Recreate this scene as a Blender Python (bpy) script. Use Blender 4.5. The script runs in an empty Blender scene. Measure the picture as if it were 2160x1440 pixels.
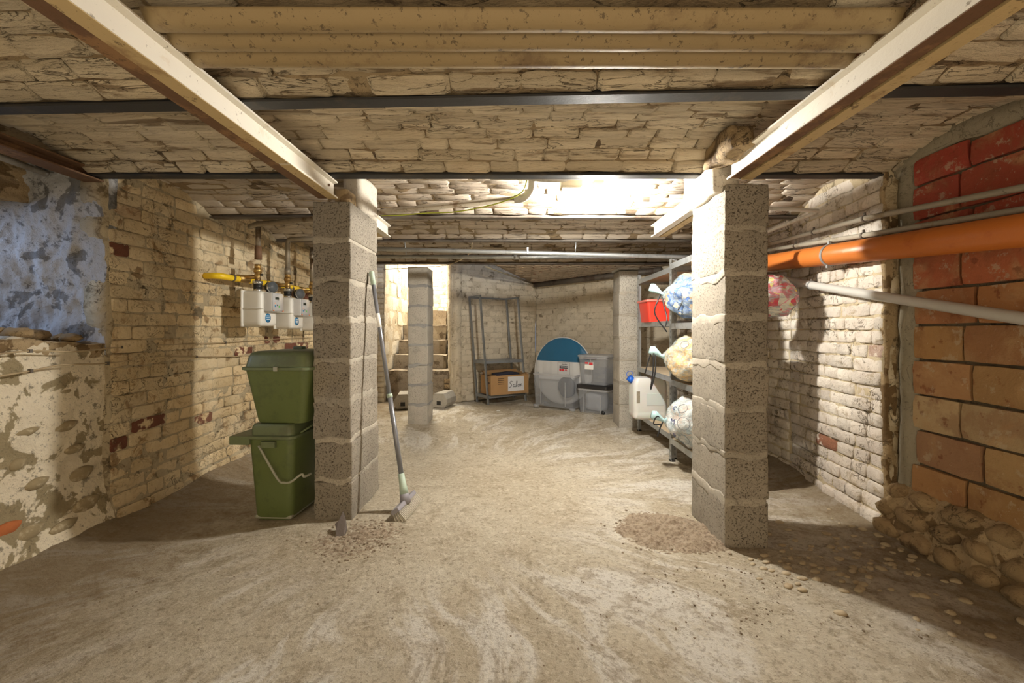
import bpy, bmesh, math, random
from math import sin, cos, pi, sqrt, radians as R
from mathutils import Vector as V, Matrix as M, noise as NZ

random.seed(7)
C = bpy.context.scene.collection
H = 0.93                       # camera height above the floor

# ------------------------------------------------------------------ camera
cam = bpy.data.cameras.new('camera'); cam.sensor_width = 36; cam.lens = 15.0
cam.shift_x = -6 / 2160; cam.shift_y = -25 / 2160; cam.clip_start = 0.02
co = bpy.data.objects.new('camera', cam); co.location = (0, 0, H); co.rotation_euler = (pi / 2, 0, 0)
C.objects.link(co); bpy.context.scene.camera = co

# ------------------------------------------------------------------ light, world, exposure
sc = bpy.context.scene
sc.view_settings.view_transform = 'Standard'; sc.view_settings.look = 'None'
sc.view_settings.gamma = 1; sc.view_settings.use_curve_mapping = False
sc.view_settings.exposure = 0.68
w = bpy.data.worlds.new('world'); sc.world = w; w.use_nodes = True
w.node_tree.nodes['Background'].inputs[0].default_value = (0.55, 0.7, 1, 1)
w.node_tree.nodes['Background'].inputs[1].default_value = 0.25
LAMP = V((0.46, 2.36, H + 0.700)); LAMP_STR = 1800

def area(name, loc, target, sx, sy, power, col):
    l = bpy.data.lights.new(name, 'AREA'); l.shape = 'RECTANGLE'; l.size = sx; l.size_y = sy
    l.energy = power; l.color = col
    o = bpy.data.objects.new(name, l); o.location = loc
    o.rotation_euler = (V(target) - V(loc)).to_track_quat('-Z', 'Y').to_euler(); C.objects.link(o); return o
area('fill_light_up', (0.0, -0.9, 0.3), (0, 0.6, 1.75), 2.6, 1.6, 25, (1, 0.82, 0.56))  # unseen fill added low behind the camera to lift the ceiling
area('fill_light_down', (0.0, -0.7, 1.58), (0, 1.25, 0.0), 1.1, 0.6, 3, (1, 0.80, 0.55))  # unseen fill added overhead to brighten the foreground floor
area('cellar_window_daylight', (-2.92, 1.35, 1.50), (-2.45, 2.2, 1.22), 0.35, 0.45, 5, (0.55, 0.70, 1))
area('stair_light', (-1.3, 6.3, 2.75), (-1.3, 6.4, 1), 0.5, 0.9, 62, (1, 0.9, 0.74))

# ------------------------------------------------------------------ object helpers
def link(name, me, mat=None, parent=None):
    o = bpy.data.objects.new(name, me); C.objects.link(o)
    if mat is not None and me is not None and len(me.materials) == 0: me.materials.append(mat)
    if parent is not None: o.parent = parent
    return o
def tag(o, label, cat, group=None, kind=None):
    o['label'] = label; o['category'] = cat
    if group: o['group'] = group
    if kind: o['kind'] = kind
    return o
def thing(name, label, cat, loc=(0, 0, 0), rz=0, group=None):
    o = bpy.data.objects.new(name, None); C.objects.link(o); o.empty_display_size = 0.05
    o.location = loc; o.rotation_euler = (0, 0, rz); return tag(o, label, cat, group)
def struct(name, me, mat, label=None):
    o = link(name, me, mat); o['kind'] = 'structure'
    if label: o['label'] = label
    return o
def pm(name, vs, fs, smooth=True):
    me = bpy.data.meshes.new(name); me.from_pydata([tuple(v) for v in vs], [], fs); me.update()
    if smooth: me.polygons.foreach_set('use_smooth', [True] * len(me.polygons))
    return me
def bm_mesh(name, bm, smooth=False):
    me = bpy.data.meshes.new(name); bmesh.ops.recalc_face_normals(bm, faces=bm.faces[:]); bm.to_mesh(me); bm.free()
    if smooth: me.polygons.foreach_set('use_smooth', [True] * len(me.polygons))
    return me
def b_box(bm, c, s, rot=None, bev=0.0, seg=2, taper=None):
    r = bmesh.ops.create_cube(bm, size=1); vs = r['verts']
    m = M.Diagonal((s[0], s[1], s[2], 1)); bmesh.ops.transform(bm, matrix=m, verts=vs)
    if taper:
        for v in vs:
            if v.co.z < 0: v.co.x *= taper; v.co.y *= taper
    if bev:
        es = list({e for v in vs for e in v.link_edges})
        g = bmesh.ops.bevel(bm, geom=es, offset=bev, segments=seg, affect='EDGES', profile=0.6)
        vs = list({v for f in g['faces'] for v in f.verts} | {v for v in vs if v.is_valid})
    m = M.Translation(V(c)) @ (rot.to_4x4() if rot else M.Identity(4))
    bmesh.ops.transform(bm, matrix=m, verts=vs)
def box(name, c, s, mat, parent=None, rot=None, bev=0.0, seg=2, taper=None):
    bm = bmesh.new(); b_box(bm, c, s, rot, bev, seg, taper); return link(name, bm_mesh(name, bm), mat, parent)
def frames(pts):
    n = len(pts); out = []; up = None
    for i in range(n):
        t = (pts[min(i + 1, n - 1)] - pts[max(i - 1, 0)]).normalized()
        if up is None:
            up = t.orthogonal().normalized()
        up = (up - t * up.dot(t)).normalized(); out.append((t, up, t.cross(up)))
    return out
def tube_geo(pts, r, seg=12, caps=True):
    pts = [V(p) for p in pts]; rs = r if isinstance(r, (list, tuple)) else [r] * len(pts)
    vs, fs = [], []
    for p, (t, a, b), rr in zip(pts, frames(pts), rs):
        for k in range(seg):
            th = 2 * pi * k / seg; vs.append(p + (a * cos(th) + b * sin(th)) * rr)
    for i in range(len(pts) - 1):
        for k in range(seg):
            k2 = (k + 1) % seg; fs.append((i * seg + k, i * seg + k2, (i + 1) * seg + k2, (i + 1) * seg + k))
    if caps:
        fs.append(tuple(range(seg))[::-1]); fs.append(tuple((len(pts) - 1) * seg + k for k in range(seg)))
    return vs, fs
def tube(name, pts, r, mat, parent=None, seg=12, caps=True):
    vs, fs = tube_geo(pts, r, seg, caps); return link(name, pm(name, vs, fs), mat, parent)
def smooth_path(pts, n=8):
    pts = [V(p) for p in pts]; out = []
    for i in range(len(pts) - 1):
        p0, p1, p2, p3 = pts[max(i - 1, 0)], pts[i], pts[i + 1], pts[min(i + 2, len(pts) - 1)]
        for k in range(n):
            t = k / n
            out.append(0.5 * ((2 * p1) + (p2 - p0) * t + (2 * p0 - 5 * p1 + 4 * p2 - p3) * t * t + (3 * p1 - p0 - 3 * p2 + p3) * t ** 3))
    out.append(pts[-1]); return out
def ring(name, c, axis, rad, r, mat, parent=None, width=None):
    axis = V(axis).normalized(); a = axis.orthogonal().normalized(); b = axis.cross(a); n = 28; vs, fs = [], []
    hw = (width or r * 2) / 2
    for k in range(n):
        d = a * cos(2 * pi * k / n) + b * sin(2 * pi * k / n)
        for rr, off in ((rad, -hw), (rad + r, -hw), (rad + r, hw), (rad, hw)): vs.append(V(c) + d * rr + axis * off)
    for k in range(n):
        k2 = (k + 1) % n
        for j in range(4):
            j2 = (j + 1) % 4; fs.append((k * 4 + j, k * 4 + j2, k2 * 4 + j2, k2 * 4 + j))
    return link(name, pm(name, vs, fs, False), mat, parent)
def cyl(name, p0, p1, r0, r1, mat, parent=None, seg=24):
    return tube(name, [p0, p1], [r0, r1], mat, parent, seg)
def sharp(o, a=40):
    me = o.data; me.polygons.foreach_set('use_smooth', [True] * len(me.polygons)); me.update()
    try: me.set_sharp_from_angle(angle=R(a))
    except Exception: pass
    return o
def fbm(p, s, o=4): return NZ.fractal(V(p) * s, 0.9, 2.0, o)
def grid(name, fn, us, vs_, smooth=True):
    P = [fn(u, v) for v in vs_ for u in us]; n = len(us); F = []
    for j in range(len(vs_) - 1):
        for i in range(n - 1): F.append((j * n + i, j * n + i + 1, (j + 1) * n + i + 1, (j + 1) * n + i))
    return pm(name, P, F, smooth)
def lin(a, b, n): return [a + (b - a) * i / (n - 1) for i in range(n)]
def solid(o, t, off=-1):
    m = o.modifiers.new('solid', 'SOLIDIFY'); m.thickness = t; m.offset = off; return o
def text_mesh(name, body, size, mat, parent, mtx, extrude=0.0006, shear=0, bold=0):
    cu = bpy.data.curves.new(name, 'FONT'); cu.body = body; cu.size = size; cu.extrude = extrude
    cu.align_x = 'CENTER'; cu.align_y = 'CENTER'; cu.shear = shear; cu.offset = bold; cu.resolution_u = 3
    t = bpy.data.objects.new(name, cu); C.objects.link(t)
    dg = bpy.context.evaluated_depsgraph_get(); me = bpy.data.meshes.new_from_object(t.evaluated_get(dg))
    bpy.data.objects.remove(t); bpy.data.curves.remove(cu); me.materials.clear()
    o = link(name, me, mat, parent); o.matrix_local = mtx; return o

# ------------------------------------------------------------------ material helpers
class Nt:
    def __init__(s, name):
        s.m = bpy.data.materials.new(name); s.m.use_nodes = True; s.t = s.m.node_tree; s.t.nodes.clear()
        s.out = s.t.nodes.new('ShaderNodeOutputMaterial'); s.b = s.t.nodes.new('ShaderNodeBsdfPrincipled')
        s.t.links.new(s.b.outputs[0], s.out.inputs[0])
    def put(s, sock, v):
        if hasattr(v, 'node'): s.t.links.new(v, sock)
        elif isinstance(v, (tuple, list)) and len(v) == 3 and sock.type == 'RGBA': sock.default_value = (*v, 1)
        else: sock.default_value = v
    def n(s, typ, out=0, ins=None, **props):
        nd = s.t.nodes.new(typ)
        for k, v in props.items(): setattr(nd, k, v)
        for k, v in (ins or {}).items(): s.put(nd.inputs[k], v)
        return nd.outputs[out]
    def pos(s, stretch=(1, 1, 1), rot=(0, 0, 0), obj=False):
        p = s.n('ShaderNodeTexCoord', 3) if obj else s.n('ShaderNodeNewGeometry', 0)
        return s.n('ShaderNodeMapping', 0, {0: p, 2: rot, 3: stretch})
    def noise(s, vec, scale, detail=6, rough=0.6, dist=0.0):
        return s.n('ShaderNodeTexNoise', 0, {'Vector': vec, 'Scale': scale, 'Detail': detail, 'Roughness': rough, 'Distortion': dist})
    def vor(s, vec, scale, feature='F1', rnd=1.0):
        return s.n('ShaderNodeTexVoronoi', 0, {'Vector': vec, 'Scale': scale, 'Randomness': rnd}, feature=feature)
    def step(s, f, a, b):      # 0 at a, 1 at b
        return s.n('ShaderNodeMapRange', 0, {0: f, 1: a, 2: b, 3: 0.0, 4: 1.0}, interpolation_type='SMOOTHSTEP')
    def mix(s, f, a, b, mode='MIX'):
        return s.n('ShaderNodeMix', 2, {0: f, 6: a, 7: b}, data_type='RGBA', blend_type=mode)
    def math(s, op, a, b=0.0): return s.n('ShaderNodeMath', 0, {0: a, 1: b}, operation=op)
    def bump(s, h, strength, dist, prev=None):
        ins = {'Strength': strength, 'Distance': dist, 'Height': h}
        if prev is not None: ins['Normal'] = prev
        return s.n('ShaderNodeBump', 0, ins)
    def rnd(s): return s.n('ShaderNodeObjectInfo', 5)
    def jitter(s, col, lo, hi):
        v = s.n('ShaderNodeMapRange', 0, {0: s.rnd(), 3: lo, 4: hi})
        return s.n('ShaderNodeHueSaturation', 0, {'Value': v, 'Color': col})
    def end(s, col, rough=0.9, nrm=None, **k):
        s.put(s.b.inputs['Base Color'], col); s.put(s.b.inputs['Roughness'], rough)
        if nrm is not None: s.put(s.b.inputs['Normal'], nrm)
        for kk, v in k.items(): s.put(s.b.inputs[kk.replace('_', ' ')], v)
        return s.m

def mat_lime(name, base, mid, dark, stretch=(1, 1, 1), red=(0.30, 0.07, 0.035), redness=0.93, grime=0.52, crack=1.0, lo=0.82, hi=1.08, peel=0.62, cw=0.016, ct=0.48, cs=9):
    """flaking limewash over brick and mortar"""
    s = Nt(name); p = s.pos(stretch)
    a = s.noise(p, 2.3, 9, 0.66); b = s.noise(p, 13, 8, 0.7, 0.6); c = s.noise(p, 55, 5, 0.7)
    col = s.mix(s.step(a, 0.34, 0.66), base, mid)
    col = s.mix(s.math('MULTIPLY', s.step(b, grime, grime + 0.14), 0.8), col, dark)
    # exposed patches
    pr = s.step(s.noise(p, 6.5, 7, 0.6), peel, peel + 0.035)
    col = s.mix(s.math('MULTIPLY', pr, 0.75), col, (dark[0] * 0.8, dark[1] * 0.8, dark[2] * 0.8))
    if redness < 1:
        rr = s.math('MULTIPLY', s.step(s.rnd(), redness, redness + 0.02), s.step(s.noise(p, 11, 5, 0.6), 0.40, 0.47))
        col = s.mix(rr, col, red)
    sp = s.step(c, 0.60, 0.68)
    col = s.mix(s.math('MULTIPLY', sp, 0.55), col, (dark[0] * 0.35, dark[1] * 0.3, dark[2] * 0.22))
    cn = s.noise(p, cs, 6, 0.6, 0.8)
    cl = s.math('SUBTRACT', 1.0, s.step(s.math('ABSOLUTE', s.math('SUBTRACT', cn, 0.5)), 0.0, cw))
    cm = s.math('MULTIPLY', cl, s.step(s.noise(p, 3.7, 4, 0.6), ct, ct + 0.08))
    col = s.mix(s.math('MULTIPLY', cm, 0.85 * min(1, crack)), col, (dark[0] * 0.3, dark[1] * 0.26, dark[2] * 0.2))
    col = s.jitter(col, lo, hi)
    n0 = s.bump(s.math('SUBTRACT', 1.0, cm), 0.6 * crack, 0.012)
    n1 = s.bump(b, 0.8 * crack, 0.022, n0)
    n2 = s.bump(c, 0.65 * crack, 0.006, n1)
    n3 = s.bump(s.vor(p, 38), 0.35 * crack, 0.006, n2)
    return s.end(col, 0.92, n3)
def mat_concrete(name, base, dark, hole=1.0, scale=1.0, wet=None):
    s = Nt(name); p = s.pos()
    a = s.noise(p, 3 * scale, 6, 0.6); b = s.noise(p, 120 * scale, 6, 0.78); c = s.noise(p, 210 * scale, 3, 0.6)
    col = s.mix(s.step(a, 0.35, 0.65), base, tuple(x * 0.8 for x in base))
    hl = s.step(b, 0.56, 0.61); col = s.mix(s.math('MULTIPLY', hl, 0.9 * hole), col, dark); col = s.mix(s.math('MULTIPLY', s.step(s.noise(p, 11 * scale, 5, 0.7), 0.54, 0.66), 0.45), col, tuple(x * 0.62 for x in base))
    col = s.mix(s.math('MULTIPLY', s.step(c, 0.6, 0.68), 0.35), col, tuple(min(1, x * 1.35) for x in base))
    h = s.math('SUBTRACT', s.math('MULTIPLY', c, 0.4), s.math('MULTIPLY', hl, hole))
    col = s.jitter(col, 0.88, 1.06)
    return s.end(col, 0.95, s.bump(h, 0.9, 0.006))
def mat_plain(name, col, rough=0.5, metal=0.0, bump=0.0, bscale=80, dirt=None, dscale=9, damt=0.5, **k):
    s = Nt(name); p = s.pos(obj=False); c = s.mix(0.0, col, col)
    nz = s.noise(p, dscale, 7, 0.7)
    if dirt is not None: c = s.mix(s.math('MULTIPLY', s.step(nz, 0.5, 0.66), damt), col, dirt)
    nrm = s.bump(s.noise(p, bscale, 4, 0.6), bump, 0.004) if bump else None
    return s.end(c, rough, nrm, Metallic=metal, **k)

m_white_wall = mat_lime('limewash_right', (0.80, 0.74, 0.65), (0.62, 0.54, 0.46), (0.40, 0.31, 0.20), redness=0.972, peel=0.66, red=(0.24, 0.10, 0.055))
m_left_wall = mat_lime('limewash_left', (0.82, 0.70, 0.48), (0.66, 0.51, 0.29), (0.33, 0.20, 0.09), redness=0.945, peel=0.62, grime=0.52, cw=0.013, ct=0.47, cs=13, red=(0.17, 0.06, 0.035))
m_back_wall = mat_lime('limewash_back', (0.70, 0.63, 0.50), (0.62, 0.54, 0.41), (0.42, 0.34, 0.24), redness=0.975, crack=0.45, grime=0.62, peel=0.72, lo=0.96, hi=1.03, red=(0.34, 0.13, 0.07))
m_stair_wall = mat_lime('limewash_stair', (0.82, 0.78, 0.68), (0.76, 0.70, 0.58), (0.5, 0.42, 0.3), redness=1.0, crack=0.4, grime=0.62, peel=0.72)
m_ceil = mat_lime('limewash_ceiling', (0.80, 0.71, 0.55), (0.66, 0.55, 0.38), (0.27, 0.18, 0.10), stretch=(0.26, 1.5, 1.5), redness=0.982, grime=0.52, peel=0.60, crack=1.35, cw=0.016, ct=0.47, cs=15, red=(0.26, 0.10, 0.05))
m_ceil_far = mat_lime('limewash_ceiling_far', (0.66, 0.59, 0.49), (0.50, 0.42, 0.34), (0.25, 0.19, 0.13), stretch=(0.26, 1.5, 1.5), redness=1, grime=0.53, peel=0.62, crack=1.2, cw=0.018, ct=0.46, cs=14)  # limewash copy darkened in colour to offset the lamp's glare
m_mortar_c = mat_lime('ceiling_mortar', (0.40, 0.31, 0.19), (0.26, 0.18, 0.10), (0.08, 0.05, 0.03), stretch=(0.5, 1, 1), redness=1, crack=1.2, grime=0.48)
m_mortar_w = mat_lime('wall_mortar', (0.64, 0.55, 0.38), (0.48, 0.39, 0.25), (0.17, 0.12, 0.06), redness=1, crack=1.1)
m_mortar_b = mat_lime('back_mortar', (0.66, 0.59, 0.46), (0.57, 0.49, 0.36), (0.26, 0.20, 0.13), redness=1, crack=0.5)
m_joint = mat_lime('grey_mortar', (0.36, 0.32, 0.24), (0.28, 0.25, 0.18), (0.18, 0.15, 0.10), redness=1, crack=0.6, grime=0.6, peel=0.7)
m_clayjoint_shade = mat_lime('clay_wall_joint_shade', (0.20, 0.16, 0.10), (0.13, 0.10, 0.06), (0.05, 0.035, 0.02), redness=1, crack=0.6)  # joint colour darkened to paint in the deep shadow of the gaps
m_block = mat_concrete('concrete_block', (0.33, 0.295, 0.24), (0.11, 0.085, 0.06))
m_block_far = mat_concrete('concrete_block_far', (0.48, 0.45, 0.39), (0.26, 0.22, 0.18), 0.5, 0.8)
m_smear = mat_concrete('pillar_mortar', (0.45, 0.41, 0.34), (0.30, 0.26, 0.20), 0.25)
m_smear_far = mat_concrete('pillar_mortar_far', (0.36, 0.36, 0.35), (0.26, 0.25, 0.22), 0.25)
m_rustbeam = None

def mk_clay():
    s = Nt('clay_block'); p = s.pos()
    oc = s.n('ShaderNodeObjectInfo', 1)
    a = s.noise(p, 7, 7, 0.65, 0.5); b = s.noise(p, 40, 6, 0.7)
    col = s.mix(s.math('MULTIPLY', s.step(a, 0.48, 0.70), 0.7), oc, (0.46, 0.29, 0.14)); col = s.mix(s.math('MULTIPLY', s.step(s.noise(p, 4, 6, 0.7), 0.5, 0.6), 0.35), col, (0.20, 0.07, 0.03))
    col = s.mix(s.math('MULTIPLY', s.step(s.noise(p, 18, 5, 0.6), 0.60, 0.68), 0.6), col, (0.16, 0.04, 0.015))
    col = s.mix(s.math('MULTIPLY', s.step(b, 0.62, 0.70), 0.6), col, (0.55, 0.42, 0.25))
    col = s.jitter(col, 0.85, 1.1)
    col = s.mix(s.math('MULTIPLY', s.step(s.noise(p, 12, 6, 0.75), 0.57, 0.62), 0.55), col, (0.48, 0.39, 0.26)); n1 = s.bump(a, 0.6, 0.012); return s.end(col, 0.85, s.bump(b, 0.7, 0.005, n1))
m_clay = mk_clay()

def mk_floor():
    s = Nt('earth_concrete_floor'); p = s.pos()
    warp = s.n('ShaderNodeTexNoise', 1, {'Vector': p, 'Scale': 0.9, 'Detail': 2.0})
    wp = s.n('ShaderNodeVectorMath', 0, {0: p, 1: s.n('ShaderNodeVectorMath', 0, {0: warp, 3: 0.55}, operation='SCALE')}, operation='ADD')
    dv_ = s.n('ShaderNodeVectorMath', 0, {0: wp, 1: (-0.25, 2.75, 0.3)}, operation='SUBTRACT')
    sx_ = s.t.nodes.new('ShaderNodeSeparateXYZ'); s.t.links.new(dv_, sx_.inputs[0])
    an = s.math('ARCTAN2', sx_.outputs[0], s.math('MULTIPLY', sx_.outputs[1], -1.0))
    rd = s.n('ShaderNodeVectorMath', 1, {0: dv_}, operation='LENGTH')
    cx = s.n('ShaderNodeCombineXYZ', 0, {0: s.math('MULTIPLY', an, 5.5), 1: s.math('MULTIPLY', rd, 1.1), 2: 0.0})
    streak = s.noise(cx, 1.6, 10, 0.70, 0.5)
    fan = s.math('MULTIPLY', s.step(rd, 0.75, 1.25), s.step(s.noise(p, 1.1, 3, 0.5), 0.32, 0.46))
    a = s.noise(p, 1.4, 7, 0.6); b = s.noise(p, 9, 9, 0.72); c = s.noise(p, 60, 6, 0.75); d = s.noise(p, 190, 3, 0.6)
    col = s.mix(s.step(a, 0.35, 0.68), (0.64, 0.58, 0.455), (0.50, 0.43, 0.31))
    col = s.mix(s.math('MULTIPLY', s.math('MULTIPLY', s.step(streak, 0.47, 0.57), fan), 0.9), col, (0.80, 0.77, 0.70))
    col = s.mix(s.math('MULTIPLY', s.math('MULTIPLY', s.step(s.noise(cx, 3.1, 8, 0.7), 0.53, 0.62), fan), 0.6), col, (0.34, 0.27, 0.18))
    col = s.mix(s.math('MULTIPLY', s.step(b, 0.52, 0.64), 0.6), col, (0.36, 0.29, 0.19))
    col = s.mix(s.math('MULTIPLY', s.step(c, 0.51, 0.60), 0.5), col, (0.25, 0.19, 0.115))
    col = s.mix(s.math('MULTIPLY', s.step(s.noise(wp, 34, 5, 0.7), 0.53, 0.62), 0.4), col, (0.85, 0.80, 0.68))
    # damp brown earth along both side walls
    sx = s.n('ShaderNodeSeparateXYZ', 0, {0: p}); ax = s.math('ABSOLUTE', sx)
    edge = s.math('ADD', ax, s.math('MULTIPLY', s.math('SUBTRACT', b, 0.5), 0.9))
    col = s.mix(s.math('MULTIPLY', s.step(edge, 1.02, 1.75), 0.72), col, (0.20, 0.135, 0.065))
    n1 = s.bump(b, 0.8, 0.03); n2 = s.bump(c, 0.9, 0.012, n1); n3 = s.bump(d, 0.5, 0.004, n2)
    return s.end(col, 0.9, n3)
m_floor = mk_floor()

def mk_rubble(name, white, patch, thr=0.53, blue=False):
    s = Nt(name); p = s.pos()
    a = s.noise(p, 7.5, 6, 0.55, 0.4); b = s.noise(p, 22, 7, 0.7); c = s.noise(p, 80, 4, 0.7)
    col = s.mix(s.step(a, thr, thr + 0.03), white, patch)
    col = s.mix(s.math('MULTIPLY', s.step(b, 0.56, 0.64), 0.75), col, tuple(x * 0.45 for x in patch))
    col = s.mix(s.math('MULTIPLY', s.step(c, 0.58, 0.66), 0.5), col, tuple(x * 0.5 for x in patch))
    n1 = s.bump(a, 0.4, 0.04); n1.node.invert = True
    return s.end(col, 0.92, s.bump(c, 0.5, 0.006, s.bump(b, 0.8, 0.02, n1)))
m_rubble = mk_rubble('plastered_rubble', (0.80, 0.72, 0.56), (0.33, 0.27, 0.16), 0.545)
m_shaft = mk_rubble('shaft_plaster', (0.46, 0.47, 0.49), (0.20, 0.20, 0.20), 0.55)
m_earth = mk_rubble('brown_rubble', (0.44, 0.33, 0.19), (0.20, 0.13, 0.06), 0.50)

def mk_metal(name, base, rust, thr, rough=0.5, metal=0.3, speck=0.63, sc_=30):
    s = Nt(name); p = s.pos()
    a = s.noise(p, 5, 8, 0.7); b = s.noise(p, sc_, 7, 0.75)
    col = s.mix(s.step(a, thr, thr + 0.12), base, rust)
    col = s.mix(s.math('MULTIPLY', s.step(b, speck, speck + 0.05), 0.8), col, tuple(x * 0.4 for x in rust))
    return s.end(col, rough, s.bump(b, 0.35, 0.004), Metallic=metal)
m_beam = mk_metal('cream_painted_steel', (0.74, 0.70, 0.61), (0.60, 0.50, 0.36), 0.60, 0.45, 0.0, 0.61, 45)
m_beam2 = mk_metal('flaking_tan_steel', (0.55, 0.42, 0.22), (0.34, 0.22, 0.11), 0.55, 0.6, 0.0, 0.58, 35)
m_brown = mk_metal('rusty_brown_steel', (0.16, 0.085, 0.045), (0.30, 0.17, 0.08), 0.50, 0.7, 0.1, 0.55, 60)
m_joist = mk_metal('black_painted_joist', (0.035, 0.035, 0.037), (0.07, 0.06, 0.05), 0.52, 0.6, 0.05, 0.62, 70)
m_joist2 = mk_metal('grey_brown_joist', (0.13, 0.11, 0.09), (0.08, 0.055, 0.04), 0.5, 0.5, 0.2, 0.6, 60)
m_sheet = mk_metal('ochre_corrugated_steel', (0.31, 0.23, 0.12), (0.20, 0.135, 0.07), 0.52, 0.65, 0.05, 0.57, 48)
m_galv = mk_metal('galvanized_steel', (0.50, 0.53, 0.55), (0.36, 0.38, 0.39), 0.5, 0.36, 0.75, 0.66, 40)
m_greymetal = mk_metal('grey_shelf_steel', (0.28, 0.30, 0.32), (0.22, 0.23, 0.24), 0.5, 0.4, 0.4, 0.7, 40)
m_conduit = mk_metal('dusty_grey_conduit', (0.52, 0.50, 0.46), (0.36, 0.33, 0.27), 0.52, 0.5, 0.05, 0.63, 50)
m_conduit_d = mk_metal('dirty_conduit', (0.32, 0.29, 0.23), (0.22, 0.18, 0.12), 0.50, 0.5, 0.05, 0.6, 50)
m_pvc = mk_metal('grey_plastic_pipe', (0.48, 0.47, 0.44), (0.42, 0.40, 0.36), 0.6, 0.35, 0.0, 0.72, 40)
m_orange = mk_metal('orange_plastic_pipe', (0.48, 0.145, 0.028), (0.40, 0.11, 0.022), 0.55, 0.28, 0.0, 0.74, 30)
m_brass = mk_metal('tarnished_brass', (0.50, 0.33, 0.12), (0.30, 0.18, 0.08), 0.5, 0.35, 0.8, 0.64, 60)
m_steelpipe = mk_metal('grey_steel_pipe', (0.30, 0.26, 0.20), (0.15, 0.10, 0.06), 0.5, 0.45, 0.5, 0.6, 50)
m_chrome = mat_plain('chromed_metal', (0.7, 0.7, 0.68), 0.22, 0.9)
m_yellow = mat_plain('yellow_gas_pipe', (0.85, 0.58, 0.02), 0.35, dirt=(0.4, 0.28, 0.08), damt=0.3)
m_meter = mat_plain('meter_enamel', (0.72, 0.71, 0.66), 0.4, dirt=(0.6, 0.57, 0.5), damt=0.3)
m_meterplastic = mat_plain('index_plastic', (0.66, 0.66, 0.66), 0.3)
m_black = mat_plain('black_rubber', (0.015, 0.015, 0.015), 0.45)
m_glass = mat_plain('dial_glass', (0.10, 0.11, 0.12), 0.15)
m_lcd = mat_plain('lcd_grey_green', (0.20, 0.23, 0.17), 0.3)
m_bluesticker = mat_plain('blue_sticker', (0.03, 0.20, 0.42), 0.5)
m_whitepaint = mat_plain('white_print', (0.85, 0.85, 0.83), 0.6)
m_green = mat_plain('olive_green_plastic', (0.125, 0.165, 0.055), 0.34, bump=0.12, bscale=300, dirt=(0.07, 0.09, 0.04), dscale=14, damt=0.45)
m_green_lid = mat_plain('faded_green_plastic', (0.15, 0.19, 0.095), 0.42, bump=0.15, bscale=200, dirt=(0.10, 0.11, 0.07), dscale=12, damt=0.5)
m_handle = mat_plain('bail_handle_plastic', (0.36, 0.37, 0.30), 0.35, dirt=(0.2, 0.2, 0.14), damt=0.4)
m_mint = mat_plain('pale_green_plastic', (0.42, 0.53, 0.44), 0.45, dirt=(0.3, 0.36, 0.3), damt=0.4)
m_broompole = mat_plain('grey_painted_pole', (0.22, 0.23, 0.26), 0.32, 0.4)
m_broomgrey = mat_plain('grey_plastic', (0.28, 0.27, 0.30), 0.5)
m_bristle = mat_plain('pale_bristle', (0.62, 0.58, 0.50), 0.6)
m_card = mat_plain('brown_cardboard', (0.42, 0.25, 0.11), 0.8, bump=0.1, dirt=(0.36, 0.21, 0.09), damt=0.4)
m_carddark = mat_plain('cardboard_print', (0.10, 0.055, 0.03), 0.8)
m_paper = mat_plain('white_paper', (0.72, 0.73, 0.76), 0.7)
m_ink = mat_plain('dark_ink', (0.05, 0.05, 0.07), 0.6)
m_inkb = mat_plain('blue_black_print', (0.04, 0.05, 0.16), 0.6)
m_blue = mat_plain('blue_nylon', (0.015, 0.11, 0.22), 0.42, bump=0.5, bscale=14)
m_nylon = mat_plain('light_grey_nylon', (0.58, 0.59, 0.60), 0.5, bump=0.35, bscale=12)
m_red = mat_plain('red_plastic', (0.72, 0.05, 0.03), 0.35)
m_redlid = mat_plain('pale_red_lid', (0.78, 0.22, 0.18), 0.35)
m_redprint = mat_plain('red_print', (0.65, 0.03, 0.04), 0.5)
m_blueprint = mat_plain('blue_print', (0.05, 0.22, 0.55), 0.5)
m_chip = mat_plain('particle_board', (0.52, 0.42, 0.29), 0.8, bump=0.3, dirt=(0.40, 0.31, 0.2), dscale=60, damt=0.6)
m_jerry = mat_plain('milky_plastic', (0.72, 0.73, 0.72), 0.4, Subsurface_Weight=0.2)
m_bluecap = mat_plain('blue_cap_plastic', (0.01, 0.12, 0.62), 0.35)
m_bagtail = mat_plain('pale_blue_film', (0.42, 0.62, 0.66), 0.25, bump=0.6, bscale=60)
m_string = mat_plain('black_drawstring', (0.012, 0.012, 0.014), 0.4)
m_cable = mat_plain('dusty_cable', (0.42, 0.33, 0.2), 0.7, dirt=(0.2, 0.14, 0.08))
m_earthwire = mat_plain('yellow_green_wire', (0.42, 0.48, 0.05), 0.45)
m_beige = mat_plain('beige_junction_plastic', (0.72, 0.66, 0.50), 0.45)
m_shard = mat_plain('dark_slate', (0.12, 0.10, 0.09), 0.7, bump=0.6, bscale=90)
m_darkcloth = mat_plain('dark_cloth', (0.03, 0.03, 0.05), 0.9)
def mk_dirt():
    s = Nt('loose_soil'); p = s.pos(); b = s.noise(p, 60, 7, 0.75); c = s.noise(p, 14, 5, 0.6)
    col = s.mix(s.step(b, 0.42, 0.62), (0.42, 0.34, 0.25), (0.23, 0.17, 0.115)); col = s.mix(s.math('MULTIPLY', s.step(c, 0.5, 0.7), 0.4), col, (0.45, 0.37, 0.26))
    return s.end(col, 0.95, s.bump(b, 0.9, 0.012))
m_dirt = mk_dirt()
m_pebble = mat_plain('river_pebble', (0.40, 0.33, 0.22), 0.75, bump=0.3, dirt=(0.28, 0.21, 0.13), dscale=20, damt=0.8)
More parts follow.
